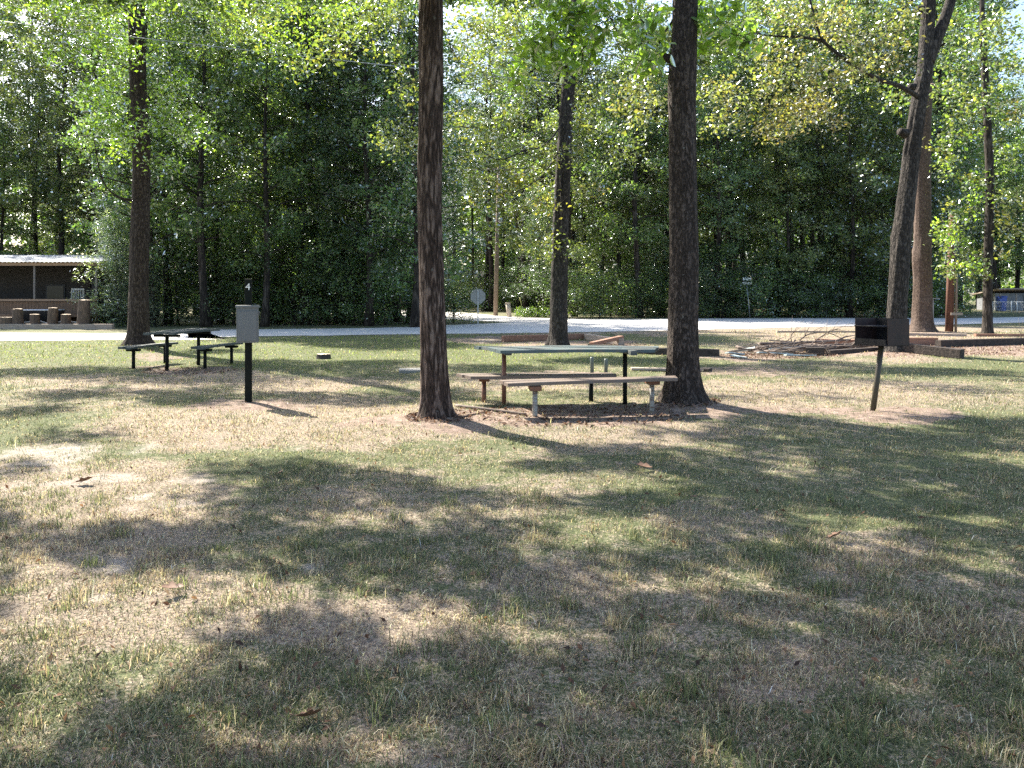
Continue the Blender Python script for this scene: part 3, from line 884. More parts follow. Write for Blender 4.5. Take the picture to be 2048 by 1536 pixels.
# sun flecks: places on the lawn that the canopy leaves open (photo pixels on the ground)
LIGHT = [(40, 1000, 120, 60), (60, 1140, 130, 60), (100, 1265, 150, 25), (430, 858, 430, 42), (90, 915, 140, 32), (250, 965, 310, 24), (200, 1030, 230, 34), (850, 915, 190, 40), (640, 900, 180, 26), (1230, 872, 150, 28), (1080, 900, 70, 26), (1170, 962, 75, 26), (1000, 950, 80, 20), (1410, 950, 100, 9), (1620, 915, 90, 12), (1920, 922, 120, 16), (1800, 955, 80, 10),
         (1350, 1055, 105, 24), (1470, 1025, 40, 12), (1820, 1052, 160, 30), (2010, 1080, 70, 40), (1130, 1085, 60, 18), (150, 1180, 210, 85), (400, 1200, 190, 62), (560, 1190, 120, 30), (740, 1215, 170, 30), (930, 1240, 150, 30),
         (200, 1400, 190, 46), (400, 1440, 120, 40), (700, 1345, 40, 26), (520, 1322, 34, 12), (650, 1505, 150, 28), (80, 1510, 100, 30), (1080, 1245, 85, 19), (1230, 1200, 70, 14), (1420, 1172, 60, 14), (1080, 1150, 50, 14), (1490, 1348, 75, 28), (1660, 1350, 60, 20), (1800, 1240, 100, 16), (1420, 1512, 45, 25), (1950, 1130, 110, 25), (650, 1035, 80, 10), (330, 1290, 100, 14), (880, 1040, 60, 10)]
brs = random.Random(19)
yy = 1.85
while yy < 9.1:
    st = .165 * yy
    xx = -.95 * yy - .5
    while xx < .95 * yy + .5:
        gx, gy = xx + brs.uniform(-.05, .05) * yy, yy + brs.uniform(-.025, .025) * yy
        px, py = 1024 + F * gx / gy, HOR + F * H0 / gy
        lit = any(((px - a) / (c + 25)) ** 2 + ((py - b) / (e + 5)) ** 2 < 1 for a, b, c, e in LIGHT)
        if not lit and py > (838 if px > 1420 else 866 + 25 * (px < 1150)) and brs.random() < .97:
            h_ = max(5.0, (1.75 + .36 * gy) / .70 + .3) + brs.uniform(0, 1.6)
            c_ = Vector((gx, gy, 0)) + SUN * (h_ / SUN.z)
            tr_ = min(LT, key=lambda t: (t.base.x - c_.x) ** 2 + (t.base.y - c_.y) ** 2)
            tr_.foliage(c_, (.115 * gy + .06, .05 * gy + .06, .10), 2.1, .12, .075, PAL_MID, sig=.07)
        xx += st
    yy *= 1.075
for t in LT: t.done()

# ------------------------------------------------------------------ grass
def grass():
    rs = np.random.RandomState(3)
    N = 620000
    u = rs.uniform(0, 1, N)
    a, d0, d1 = -.45, 1.9, 33.0
    d = (d0 ** a + u * (d1 ** a - d0 ** a)) ** (1 / a)
    x = rs.uniform(-1, 1, N) * (.74 * d + .8)
    # gather into tufts
    tuft = fbm(x * 5.5, d * 5.5, 41, 3)
    dirt, sand, dry, px, py = masks(x, d)
    wob = (fbm(x * 3.3, d * 3.3, 51, 3) - .5) * .9
    bare = np.maximum(sstep(.35, .62, dirt + wob), sstep(.3, .6, sand + wob))
    keep = rs.uniform(0, 1, N) < (1 - .80 * bare) * (.35 + 1.1 * sstep(.35, .62, tuft))
    # leave roads clear
    yn = np.interp(x, [p[0] for p in near_e], [p[1] for p in near_e])
    keep &= d < yn - .15
    for (cx, cy, rr) in [(T2.base.x, T2.base.y, .22), (T3.base.x, T3.base.y, .33), (T1.base.x, T1.base.y, .4), (T5.base.x, T5.base.y, .4)]:
        keep &= (x - cx) ** 2 + (d - cy) ** 2 > rr * rr
    x, d, dry, tuft, bare = x[keep], d[keep], dry[keep], tuft[keep], bare[keep]
    n = len(x)
    z = ground_z(x, d)
    long_ = sstep(.55, .75, fbm(x * 1.6, d * 1.6, 61, 3))
    ln = rs.uniform(.016, .036, n) * (1 + .5 * long_) * (.8 + .5 * tuft) * (1 + .02 * d)
    ln *= np.where(rs.uniform(0, 1, n) < .05, 2.2, 1)
    w = np.maximum(rs.uniform(.0022, .004, n), .5 * d / 775)
    az = rs.uniform(0, 6.283, n)
    tilt = rs.uniform(.5, 1.5, n)
    dx, dy = np.cos(az), np.sin(az)
    sx, sy = -dy, dx
    base = np.stack([x, d, z - .004], 1)
    h1 = np.stack([dx * np.sin(tilt * .6), dy * np.sin(tilt * .6), np.cos(tilt * .6)], 1) * (ln * .55)[:, None]
    h2 = np.stack([dx * np.sin(tilt * 1.25), dy * np.sin(tilt * 1.25), np.cos(tilt * 1.25)], 1) * (ln * .5)[:, None]
    s = np.stack([sx, sy, np.zeros(n)], 1) * (w * .5)[:, None]
    mid = base + h1
    tip = mid + h2
    V = np.stack([base - s, base + s, mid + s * .85, mid - s * .85, tip], 1).reshape(-1, 3)
    b = np.arange(n)[:, None] * 5
    quads = b + np.array([0, 1, 2, 3])
    tris = b + np.array([3, 2, 4])
    # scattered taller tufts
    nt_ = 240
    td = np.exp(rs.uniform(np.log(2.2), np.log(6), nt_)); tx = rs.uniform(-1, 1, nt_) * (.72 * td + .5)
    k = 46
    qx = np.repeat(tx, k) + rs.normal(size=nt_ * k) * .035; qd = np.repeat(td, k) + rs.normal(size=nt_ * k) * .035
    _, _, qdry, _, _ = masks(qx, qd)
    tdry = np.repeat(rs.uniform(0, 1, nt_) < .35, k)
    qdry = np.where(tdry, 1.0, -.2)
    x = np.concatenate([x, qx]); d = np.concatenate([d, qd]); dry = np.concatenate([dry, qdry]); tuft = np.concatenate([tuft, np.full(len(qx), .6)])
    ln = np.concatenate([ln, rs.uniform(.04, .10, len(qx)) * np.repeat(rs.uniform(.6, 1.2, nt_), k)])
    w = np.concatenate([w, np.maximum(rs.uniform(.0025, .0042, len(qx)), .45 * qd / 775)])
    az = np.concatenate([az, rs.uniform(0, 6.283, len(qx))]); tilt = np.concatenate([tilt, rs.uniform(.15, 1.0, len(qx))])
    z = np.concatenate([z, ground_z(qx, qd)]); n = len(x)
    dx, dy = np.cos(az), np.sin(az)
    sx, sy = -dy, dx
    base = np.stack([x, d, z - .004], 1)
    h1 = np.stack([dx * np.sin(tilt * .6), dy * np.sin(tilt * .6), np.cos(tilt * .6)], 1) * (ln * .55)[:, None]
    h2 = np.stack([dx * np.sin(tilt * 1.25), dy * np.sin(tilt * 1.25), np.cos(tilt * 1.25)], 1) * (ln * .5)[:, None]
    s = np.stack([sx, sy, np.zeros(n)], 1) * (w * .5)[:, None]
    mid = base + h1
    tip = mid + h2
    V = np.stack([base - s, base + s, mid + s * .85, mid - s * .85, tip], 1).reshape(-1, 3)
    b = np.arange(n)[:, None] * 5
    quads = b + np.array([0, 1, 2, 3])
    tris = b + np.array([3, 2, 4])
    greens = np.array([(.11, .13, .065), (.125, .15, .07), (.15, .17, .085), (.10, .12, .072), (.18, .20, .10)])
    tans = np.array([(.40, .33, .21), (.52, .45, .31), (.33, .26, .18), (.46, .40, .27), (.28, .20, .155), (.19, .135, .12)])
    pd = np.clip(.22 + dry * .55 + (fbm(x * 2.6, d * 2.6, 71, 3) - .5) * .9 + (fbm(x * 9, d * 9, 73, 2) - .5) * .7, .06, .95)
    isd = rs.uniform(0, 1, n) < pd
    col = np.where(isd[:, None], tans[rs.randint(0, len(tans), n)], greens[rs.randint(0, len(greens), n)])
    far = (sstep(13, 19, d) * (1 - sstep(-1, 7, x)))[:, None]
    col = np.where(isd[:, None], col, col * (1 - far) + far * np.array([.20, .25, .06]))
    col = col * np.exp(rs.normal(size=(n, 1)) * .36)
    me = np_mesh('grass', V, [quads, tris], M_grass, {'col': np.repeat(np.clip(col, 0, .75), 5, 0)})
    o = link('grass', me)
    tag(o, 'short patchy grass, half green and half dry, over the lawn', None, None, 'stuff')
grass()

# ------------------------------------------------------------------ object materials
M_teal = None
def painted(name, paint, wood, amount=.5, scale=9, rough=.55):
    m, nt, b, out = new_mat(name)
    v = coords(nt, (.35, 3, 3)); v2 = coords(nt)
    n1 = noise(nt, v, scale, 6, .7); n2 = noise(nt, v2, 4, 5, .6)
    f = math2(nt, 'ADD', math2(nt, 'MULTIPLY', n1, .6), math2(nt, 'MULTIPLY', n2, .4))
    f2 = ramp(nt, f, [(amount - .04, (0, 0, 0)), (amount + .05, (1, 1, 1))])
    pc = mixc(nt, n2, tuple(c * .8 for c in paint), tuple(min(c * 1.15, 1) for c in paint))
    wc = ramp(nt, n1, [(.3, tuple(c * .55 for c in wood)), (.7, wood)])
    nt.links.new(mixc(nt, f2, pc, wc), b.inputs['Base Color'])
    b.inputs['Roughness'].default_value = rough
    bump(nt, f, .35, .006, b)
    return m
M_teal = painted('worn_teal_paint', (.065, .10, .105), (.13, .115, .10), .53)
M_bench = painted('worn_wood_bench', (.15, .125, .11), (.19, .14, .11), .45, 12)
M_rust = painted('rusty_brown_paint', (.16, .065, .035), (.10, .05, .035), .55, 14)
M_pipe_pale = painted('flaking_pale_pipe', (.32, .32, .29), (.14, .085, .06), .52, 22)
M_dark_green = simple_mat('dark_green_paint', (.003, .0045, .0035), (.008, .0105, .008), 14, .65, .2, spec=.15)
M_darkwood = painted('dark_green_boards', (.05, .065, .065), (.13, .13, .12), .55)
M_greybox = simple_mat('grey_enamel', (.10, .11, .118), (.125, .134, .142), 3, .5, .04)
M_white = simple_mat('white_paint', (.72, .72, .70), (.82, .82, .8), 10, .5, 0)
M_iron = simple_mat('sooty_iron', (.005, .005, .007), (.018, .016, .017), 11, .6, .3, metal=.0, spec=.25)
M_ironrust = simple_mat('rusty_iron', (.014, .007, .006), (.04, .018, .013), 12, .7, .4)
M_polegreen = painted('olive_pipe', (.05, .042, .026), (.07, .04, .028), .55, 14)
M_tie = simple_mat('railway_tie', (.012, .010, .009), (.075, .055, .045), 5, .9, .8, (.5, 4, 4), bdist=.02)
M_timber = simple_mat('red_brown_timber', (.16, .075, .045), (.34, .19, .13), 5, .85, .6, (.5, 4, 4), bdist=.01)
M_timber_pale = simple_mat('weathered_timber', (.20, .15, .12), (.42, .35, .29), 5, .85, .6, (.5, 4, 4), bdist=.01)
M_stump = simple_mat('stump_bark', (.035, .024, .018), (.15, .105, .075), 9, .9, .9, (2, 2, .4), bdist=.02)
M_cut = simple_mat('cut_wood', (.30, .22, .15), (.55, .45, .34), 14, .85, .3)
M_branch = simple_mat('dead_branch', (.05, .035, .03), (.20, .155, .13), 12, .9, .4)
M_concrete = simple_mat('pale_concrete', (.42, .41, .38), (.58, .56, .52), 12, .9, .3)
M_tealpipe = simple_mat('teal_pipe', (.085, .11, .098), (.12, .145, .13), 14, .5, .1)
M_galv = simple_mat('galvanised', (.32, .34, .36), (.50, .52, .54), 5, .4, .1, metal=.6)
M_signback = simple_mat('sign_back', (.24, .235, .21), (.34, .33, .30), 5, .6, .05)
M_red = simple_mat('sign_red', (.45, .02, .02), (.5, .03, .03), 5, .4, 0)
M_polewood = simple_mat('pole_wood', (.13, .095, .07), (.29, .22, .17), 5, .9, .5, (5, 5, .3))
M_redpole = simple_mat('red_brown_pole', (.08, .034, .024), (.17, .078, .053), 5, .85, .5, (5, 5, .3))
M_beige = simple_mat('beige_plastic', (.42, .35, .28), (.52, .44, .36), 5, .6, .05)
M_blue = simple_mat('blue_plastic', (.015, .05, .26), (.03, .08, .36), 4, .45, .05)
M_bluedk = simple_mat('dark_blue_plastic', (.015, .03, .11), (.03, .05, .17), 4, .45, .05)
M_black = simple_mat('black_rubber', (.01, .01, .012), (.03, .03, .035), 8, .6, .1)
M_yellow = simple_mat('yellow_guard', (.45, .42, .16), (.55, .5, .2), 8, .5, .05)
M_cabin = simple_mat('dark_cabin_siding', (.018, .015, .014), (.04, .034, .03), 3, .8, .3, (.4, .4, 8))
M_skirt = simple_mat('tan_boards', (.10, .058, .035), (.21, .13, .08), 4, .85, .4, (6, 6, .5))
M_rail = simple_mat('rail_board', (.22, .14, .09), (.34, .23, .15), 5, .8, .3, (.4, 4, 4))
M_screen = simple_mat('insect_screen_post', (.14, .12, .11), (.2, .18, .16), 6, .8, .1)
M_window = simple_mat('dark_glass', (.015, .018, .02), (.03, .035, .04), 3, .08, 0)
M_brownleaf = simple_mat('brown_leaf', (.11, .055, .035), (.22, .12, .07), 26, .7, .3)
M_tanhouse = simple_mat('tan_siding', (.16, .12, .09), (.24, .18, .14), 4, .8, .2)
M_grass_tall = M_leaf

def roofmat():
    m, nt, b, out = new_mat('corrugated_tin')
    v = coords(nt)
    n = noise(nt, v, 1.4, 6, .7)
    nt.links.new(ramp(nt, n, [(.42, (.11, .14, .19)), (.58, (.42, .45, .50))]), b.inputs['Base Color'])
    b.inputs['Metallic'].default_value = 0
    b.inputs['Specular IOR Level'].default_value = .12
    b.inputs['Roughness'].default_value = .5
    return m
M_tin = roofmat()

def child_post(name, a, b, r, mat, par, n=12, r2=None):
    return MB().tube([a, (Vector(a) + Vector(b)) / 2, b], [r, (r + (r2 or r)) / 2, r2 or r], n).build(name, mat, par, True)

# ------------------------------------------------------------------ large picnic table and its benches
rng = random.Random(4)
def plank_top(par, corners_near, name, mat, nplanks, th, gap, z0, z1, warp=0.0, ends=None):
    """corners: near-left, near-right, far-right, far-left (world xy); planks run left to right"""
    nl, nr_, fr_, fl = [Vector((*c, 0)) for c in corners_near]
    mb = MB()
    base = Vector(par.location)
    for i in range(nplanks):
        t0 = i / nplanks + gap; t1 = (i + 1) / nplanks - gap
        e0 = rng.uniform(-.02, .02); e1 = rng.uniform(-.02, .02)
        a, b_, c, d = nl.lerp(fl, t0), nr_.lerp(fr_, t0), nr_.lerp(fr_, t1), nl.lerp(fl, t1)
        ux = (b_ - a).normalized()
        a, d = a + ux * e0, d + ux * e0
        b_, c = b_ + ux * e1, c + ux * e1
        K = 8
        vs, fs = [], []
        for k in range(K + 1):
            s = k / K
            zz = z0 + (z1 - z0) * s + warp * math.sin(s * math.pi * (1 + .3 * i) + i) + rng.uniform(-.002, .002)
            n_, f_ = a.lerp(b_, s), d.lerp(c, s)
            bv = .006
            ins = (f_ - n_).normalized() * bv
            for p, dz in ((n_, -th), (n_, -bv), (n_ + ins, 0), (f_ - ins, 0), (f_, -bv), (f_, -th)):
                vs.append(Vector((p.x, p.y, zz + dz)) - base)
        for k in range(K):
            for q in range(6):
                q2 = (q + 1) % 6
                fs.append((k * 6 + q, (k + 1) * 6 + q, (k + 1) * 6 + q2, k * 6 + q2))
        fs.append(tuple(range(5, -1, -1))); fs.append(tuple(K * 6 + q for q in range(6)))
        mb.add([v for v in vs], [tuple(reversed(f)) for f in fs])
    return mb.build(name, mat, par)

b1 = GG(1008, 814); b2 = GG(1250, 814)
tb = thing('picnic_table', 'large picnic table with a pale teal plank top between the two near trunks', 'picnic table', ((b1 + b2) / 2))
o0 = tb.location.copy()
z_t = .765
plank_top(tb, [P(1003, 700, 10.0).xy, P(1312, 697, 10.25).xy, P(1318, 690, 11.0).xy, P(950, 692, 10.95).xy], 'tabletop', M_teal, 5, .042, .007, z_t + .03, z_t + .025, .006)
for q, nm in ((b1, 'left'), (b2, 'right')):
    child_post('leg', (q.x - o0.x, q.y - o0.y, -.12), (q.x - o0.x, q.y - o0.y, z_t - .075), .03, M_rust if nm == 'left' else M_dark_green, tb)
    MB().box((q.x - o0.x + .02, q.y - o0.y, z_t - .045), (.09, .78, .06), R(6), .005).build('crossbar', M_darkwood, tb)

def bench(label, posts, corners, z0, z1, mats, top_mat, name='picnic_bench', n=2, th=.04, group='picnic benches', pr=.032, warp=.004):
    q1, q2 = posts
    t = thing(name, label, 'bench', ((q1 + q2) / 2), 0, group)
    o = t.location.copy()
    plank_top(t, corners, 'seat', top_mat, n, th, .01, z0, z1, warp)
    for q, m, zz in ((q1, mats[0], z0), (q2, mats[1], z1)):
        child_post('leg', (q.x - o.x, q.y - o.y, -.12), (q.x - o.x, q.y - o.y, zz - th - .045 - o.z), pr, m, t)
        MB().box((q.x - o.x, q.y - o.y, zz - th - .03 - o.z), (.14, .24, .055), R(5), .005).build('bracket', M_rust, t)
    return t
bench('long bench in front of the large table with flaking pale legs', (GG(1070, 839), GG(1304, 829)),
      [P(1018, 770, 9.25).xy, P(1356, 760, 9.6).xy, P(1352, 760, 9.9).xy, P(1000, 766, 9.6).xy], .455, .485, (M_pipe_pale, M_pipe_pale), M_bench)
bench('rust legged bench behind the large table', (GG(968, 808), GG(1182, 807)),
      [P(939, 757, 10.35).xy, P(1232, 755, 10.5).xy, P(1226, 750, 10.85).xy, P(913, 745, 10.75).xy], .42, .43, (M_rust, M_dark_green), M_bench)

# ------------------------------------------------------------------ small picnic table at the left, seen end on
p1, p2 = GG(334, 740), GG(397, 729)
ax = (p2 - p1); ax.z = 0
st = thing('picnic_table', 'small dark picnic table beside the left trunk', 'picnic table', (p1 + p2) / 2)
so = st.location.copy()
def small_top(par, name, cp, ln, wd, z, mat, dirv, n, warp=.01):
    d_ = dirv.normalized(); s_ = Vector((d_.y, -d_.x, 0))
    a = cp - d_ * ln / 2; b_ = cp + d_ * ln / 2
    plank_top(par, [(a + s_ * wd / 2).xy, (b_ + s_ * wd / 2).xy, (b_ - s_ * wd / 2).xy, (a - s_ * wd / 2).xy], name, mat, n, .045, .01, z, z, warp)
tdir = Vector((.16, 1.25, 0))
small_top(st, 'tabletop', (p1 + p2) / 2, 1.8, .68, .77, M_darkwood, tdir, 5, .012)
for q in (p1, p2):
    child_post('leg', (q.x - so.x, q.y - so.y, -.1), (q.x - so.x, q.y - so.y, .68), .036, M_dark_green, st)
    MB().box((q.x - so.x, q.y - so.y, .70), (.54, .07, .05), R(-6), .005).build('crossbar', M_dark_green, st)
for lab, pa, pb in (('left bench of the small picnic table, low in front of the trunk', GG(267, 737), GG(330, 726)), ('right bench of the small picnic table, with a sagging seat', GG(410, 736), GG(463, 727))):
    bt = thing('picnic_bench', lab, 'bench', (pa + pb) / 2, 0, 'benches of the small picnic table')
    bo = bt.location.copy()
    small_top(bt, 'seat', (pa + pb) / 2, 1.75, .27, .45, M_darkwood, tdir, 2, .014)
    for q in (pa, pb):
        child_post('leg', (q.x - bo.x, q.y - bo.y, -.1), (q.x - bo.x, q.y - bo.y, .37), .034, M_dark_green, bt)
        MB().box((q.x - bo.x, q.y - bo.y, .385), (.26, .12, .05), R(-6), .005).build('bracket', M_dark_green, bt)

# ------------------------------------------------------------------ numbered post with the grey meter box
g = GG(497, 805)
mp = thing('utility_post', 'dark green square post with white number 4 and a grey meter box', 'post', g, R(14))
hpost = P(497, 558, g.y).z - g.z
MB().box((0, 0, hpost / 2 - .1), (.092, .092, hpost + .2), None, .006).build('post', M_dark_green, mp)
zt, zb = P(497, 611, g.y).z - g.z, P(497, 684, g.y).z - g.z
bx = MB().box((0, -.125, (zt + zb) / 2 - .01), (.285, .15, zt - zb - .02), None, .006).build('meter_box', M_greybox, mp)
MB().box((0, -.133, zt - .012), (.306, .178, .035), None, .008).build('hood', M_greybox, bx)
MB().box((0, -.206, (zt + zb) / 2 - .025), (.25, .012, zt - zb - .10), None, .004).build('door', M_greybox, bx)
MB().box((.149, -.16, zt - .11), (.014, .03, .05), None, .003).tube([(.150, -.16, zt - .09), (.165, -.16, zt - .09)], .009, 8).build('latch', M_greybox, bx)
fc = bpy.data.curves.new('number', 'FONT')
fc.body = '4'; fc.size = .135; fc.align_x = 'CENTER'; fc.align_y = 'CENTER'; fc.extrude = .002
fo_ = bpy.data.objects.new('number_tmp', fc); C.objects.link(fo_)
bpy.context.view_layer.update()
fme = bpy.data.meshes.new_from_object(fo_.evaluated_get(bpy.context.evaluated_depsgraph_get()))
bpy.data.objects.remove(fo_)
fme.materials.clear(); fme.materials.append(M_white)
num = link('number', fme, mp, (-.004, -.049, P(494, 574, g.y).z - g.z))
num.rotation_euler = (R(90), 0, 0)

# ------------------------------------------------------------------ grill on a leaning pole
g = GG(1744, 824)
gr = thing('park_grill', 'black charcoal grill box on a leaning rusty pole', 'grill', g)
dg = g.y
topc = P(1763, 690, dg) - g
child_post('pole', (0, 0, -.1), tuple(topc), .036, M_polegreen, gr, 14, .034)
# firebox: open front facing left of the camera
zb_ = topc.z
hb = (690 - 637) * dg / F
rotz = Matrix.Rotation(R(-66), 4, 'Z')
tilt = Matrix.Translation(topc) @ rotz
Wd, Dp, th = .50, .40, .008
def gp(x, y, z): return tilt @ Vector((x, y, z))
def plate(pts, name, mat, par, tk):
    mb = MB()
    n = len(pts)
    nv = (Vector(pts[1]) - Vector(pts[0])).cross(Vector(pts[2]) - Vector(pts[0])).normalized() * tk
    vs = [gp(*p) for p in pts] + [gp(*(Vector(p) + nv)) for p in pts]
    fs = [tuple(range(n - 1, -1, -1)), tuple(n + i for i in range(n))] + [(i, (i + 1) % n, n + (i + 1) % n, n + i) for i in range(n)]
    return mb.add(vs, fs).build(name, mat, par)
plate([(-Wd / 2, -Dp / 2, 0), (Wd / 2, -Dp / 2, 0), (Wd / 2, Dp / 2, 0), (-Wd / 2, Dp / 2, 0)], 'floor_plate', M_iron, gr, th)
plate([(-Wd / 2, Dp / 2, .002), (Wd / 2, Dp / 2, .002), (Wd / 2, Dp / 2, hb), (-Wd / 2, Dp / 2, hb)], 'back_panel', M_iron, gr, th)
plate([(-Wd / 2, -Dp / 2 + .01, .009), (-Wd / 2, Dp / 2 - .01, .009), (-Wd / 2, Dp / 2 - .01, hb), (-Wd / 2, -Dp / 2 + .01, hb)], 'side_panel', M_ironrust, gr, th)
plate([(Wd / 2, -Dp / 2 + .01, .009), (Wd / 2, Dp / 2 - .01, .009), (Wd / 2, Dp / 2 - .01, hb), (Wd / 2, -Dp / 2 + .01, hb)], 'side_panel', M_ironrust, gr, th)
plate([(-Wd / 2 + .01, -Dp / 2, .009), (Wd / 2 - .01, -Dp / 2, .009), (Wd / 2 - .01, -Dp / 2, .085), (-Wd / 2 + .01, -Dp / 2, .085)], 'front_lip', M_iron, gr, th)
mbg = MB()
for k in range(13):
    x = -Wd / 2 + .03 + k * (Wd - .06) / 12
    mbg.tube([gp(x, -Dp / 2 - .02, hb * .72), gp(x, Dp / 2 - .03, hb * .72)], .006, 6)
mbg.tube([gp(-Wd / 2 + .02, -Dp / 2 - .02, hb * .72), gp(Wd / 2 - .02, -Dp / 2 - .02, hb * .72)], .008, 6)
mbg.tube([gp(-Wd / 2 + .02, Dp / 2 - .03, hb * .72), gp(Wd / 2 - .02, Dp / 2 - .03, hb * .72)], .008, 6)
mbg.build('grate', M_iron, gr, True)

# ------------------------------------------------------------------ stump, slab, pegs, stick, fallen leaves
def stump_mesh(r, h, seed, cutm=True, lean=(0, 0), n=26):
    rg = random.Random(seed)
    rr = [1 + rg.uniform(-.08, .08) for _ in range(n)]
    v, f = [], []
    lv = [(-.05, 1.16), (h * .12, 1.06), (h * .5, 1.0), (h * .98, .96)]
    for z, k in lv:
        for i in range(n):
            a = 6.283 * i / n
            v.append((r * k * rr[i] * math.cos(a) + lean[0] * z, r * k * rr[i] * math.sin(a) + lean[1] * z, z + (rg.uniform(-.01, .01) if z > h * .9 else 0)))
    m = len(lv)
    for j in range(m - 1):
        for i in range(n):
            i2 = (i + 1) % n
            f.append((j * n + i, j * n + i2, (j + 1) * n + i2, (j + 1) * n + i))
    side = MB().add(v, f)
    v2 = [v[(m - 1) * n + i] for i in range(n)]
    cap = MB().add([(lean[0] * h, lean[1] * h, h + .004)] + v2, [(0, 1 + i, 1 + (i + 1) % n) for i in range(n)])
    return side, cap
def stump(px, py, wpx, hpx, label, name='tree_stump', group=None, seed=1, lean=(0, 0), bark=None):
    g = GG(px, py)
    t = thing(name, label, 'stump', g, 0, group)
    s_, c_ = stump_mesh(wpx * g.y / F / 2, hpx * g.y / F, seed, lean=lean)
    s_.build('bark', bark or M_stump, t, True); c_.build('cut_face', M_cut, t)
stump(647, 717, 27, 10, 'low sawn tree stump alone on the green lawn', seed=5, bark=M_tie)
g = GG(822, 744)
mbs = MB().box((0, 0, .02), (.46, .5, .07), R(8), .012, .004, rng)
so_ = mbs.build('stone_slab', simple_mat('slab_stone', (.17, .165, .15), (.27, .26, .24), 12, .9, .3), None, loc=g); tag(so_, 'pale flat stone slab in the grass left of the ridged trunk', 'slab')
for px, py, hp, lab in ((1184, 749, 34, 'left one of two short teal pipe stubs behind the bench'), (1212, 749, 31, 'right one of two short teal pipe stubs behind the bench')):
    g = GG(px, py)
    o = MB().tube([(0, 0, -.05), (0, 0, hp * g.y / F * .9), (0, 0, hp * g.y / F)], [.035, .035, .03], 12).build('pipe_stub', M_tealpipe, None, True, loc=g)
    tag(o, lab, 'pipe', 'teal pipe stubs')
def stick(pts, r0, r1, name, label, cat, mat=None, group=None, lift=0.02, twigs=0, seed=0):
    ps = []
    for (px, py, *z) in pts:
        q = GG(px, py); q.z += lift + (z[0] if z else 0); ps.append(q)
    b = ps[0].copy()
    pp = smooth_poly([tuple(p - b) for p in ps], 4)
    mb = MB().tube(pp, [r0 + (r1 - r0) * i / (len(pp) - 1) for i in range(len(pp))], 7)
    rg = random.Random(seed)
    for k in range(twigs):
        i = rg.randrange(2, len(pp) - 2)
        p = Vector(pp[i]); dv = (Vector(pp[i + 1]) - p).normalized()
        e = p + (dv + Vector((rg.uniform(-.8, .8), rg.uniform(-.8, .8), rg.uniform(-.1, .45)))) * rg.uniform(.25, .6)
        mb.tube([p, p.lerp(e, .5) + Vector((0, 0, .04)), e], [r1 * 1.1, r1 * .8, r1 * .4], 5)
    o = mb.build(name, mat or M_branch, None, True, loc=b)
    return tag(o, label, cat, group)
stick([(912, 818), (960, 827), (1010, 833), (1052, 838)], .022, .014, 'fallen_branch', 'bare pale branch lying at the left end of the large table', 'branch', M_branch, None, .02, 0, 3)
stick([(925, 848), (950, 840), (975, 834)], .012, .006, 'fallen_branch', 'short dark stick lying between the ridged trunk and the front bench', 'branch', M_stump, None, .01)
def fallen(px, py, size, rz, label, seed):
    g = GG(px, py)
    rg = random.Random(seed)
    out = []
    K = 9
    for i in range(K + 1):
        t = i / K
        w = size * .32 * math.sin(math.pi * min(1, t * .92 + .05)) * (1 + .28 * math.sin(t * 17 + seed))
        curl = .35 * size * (t - .4) ** 2
        out.append((t * size - size / 2, w, curl))
    v, f = [], []
    for (x, w, z) in out: v += [(x, -w, z + w * .55), (x, 0, z), (x, w, z + w * .4)]
    for i in range(K):
        for k in range(2): f.append((i * 3 + k, (i + 1) * 3 + k, (i + 1) * 3 + k + 1, i * 3 + k + 1))
    mb = MB().add(v, f)
    mb.tube([(-size * .5, 0, out[0][2]), (-size * .7, .01, out[0][2] + .01)], .0018, 5)
    me = mb.mesh('fallen_leaf', M_brownleaf, True)
    o = link('fallen_leaf', me, None, (g.x, g.y, g.z + .035))
    o.rotation_euler = (rg.uniform(-.5, .3), rg.uniform(-.3, .3), rz)
    tag(o, label, 'fallen leaf', 'fallen brown leaves')
fallen(618, 1448, .10, .7, 'large curled brown leaf at the bottom of the lawn, left of centre', 1)
fallen(1287, 943, .15, .1, 'orange brown leaf in the shade below the dark flared trunk', 2)
fallen(1345, 1056, .06, .4, 'small brown leaf at the edge of the bright patch right of centre', 3)
fallen(1672, 1082, .11, .3, 'orange leaf lying below the bright green strip at the right', 4)
fallen(1388, 1002, .06, 1.2, 'small reddish leaf in the deep shade right of the orange one', 5)
fallen(345, 1190, .11, .5, 'brown leaf on the dry grass at the lower left', 6)
fallen(170, 968, .13, .2, 'reddish leaf on the pale sandy patch at the left', 7)
fallen(560, 955, .11, 2.0, 'dark brown leaf in the shade left of the lawn middle', 8)

# ------------------------------------------------------------------ timbers and the brush pile
def timber(a, b, w, h, mat, label, name='landscape_timber', cat='timber', group='old landscape timbers', roll=0, lift=0, seed=0, za=0, zb=0):
    A, B = GG(*a), GG(*b)
    rg = random.Random(seed)
    c = (A + B) / 2
    A.z += h / 2 + lift + za; B.z += h / 2 + lift + zb
    o = MB().beam(A - c, B - c, w, h, .012, roll, .006, rg).build(name, mat, None, loc=c)
    return tag(o, label, cat, group)
timber((1005, 684), (1166, 679), .16, .20, M_timber, 'long reddish edging timber passing behind the trunk behind the large table', seed=1)
timber((1172, 679), (1243, 691), .18, .20, M_timber_pale, 'pale topped timber meeting the long reddish one at a corner', seed=2)
timber((1183, 694), (1243, 690), .20, .10, M_timber, 'broken tilted chunk of reddish timber at the corner of the edging', seed=3, za=.0, zb=.16, lift=.02)
timber((1178, 702), (1310, 708), .2, .18, M_tie, 'black railway tie behind the right half of the large tabletop', seed=4)
timber((1312, 709), (1438, 713), .2, .17, M_tie, 'black railway tie passing behind the flared trunk', seed=5)
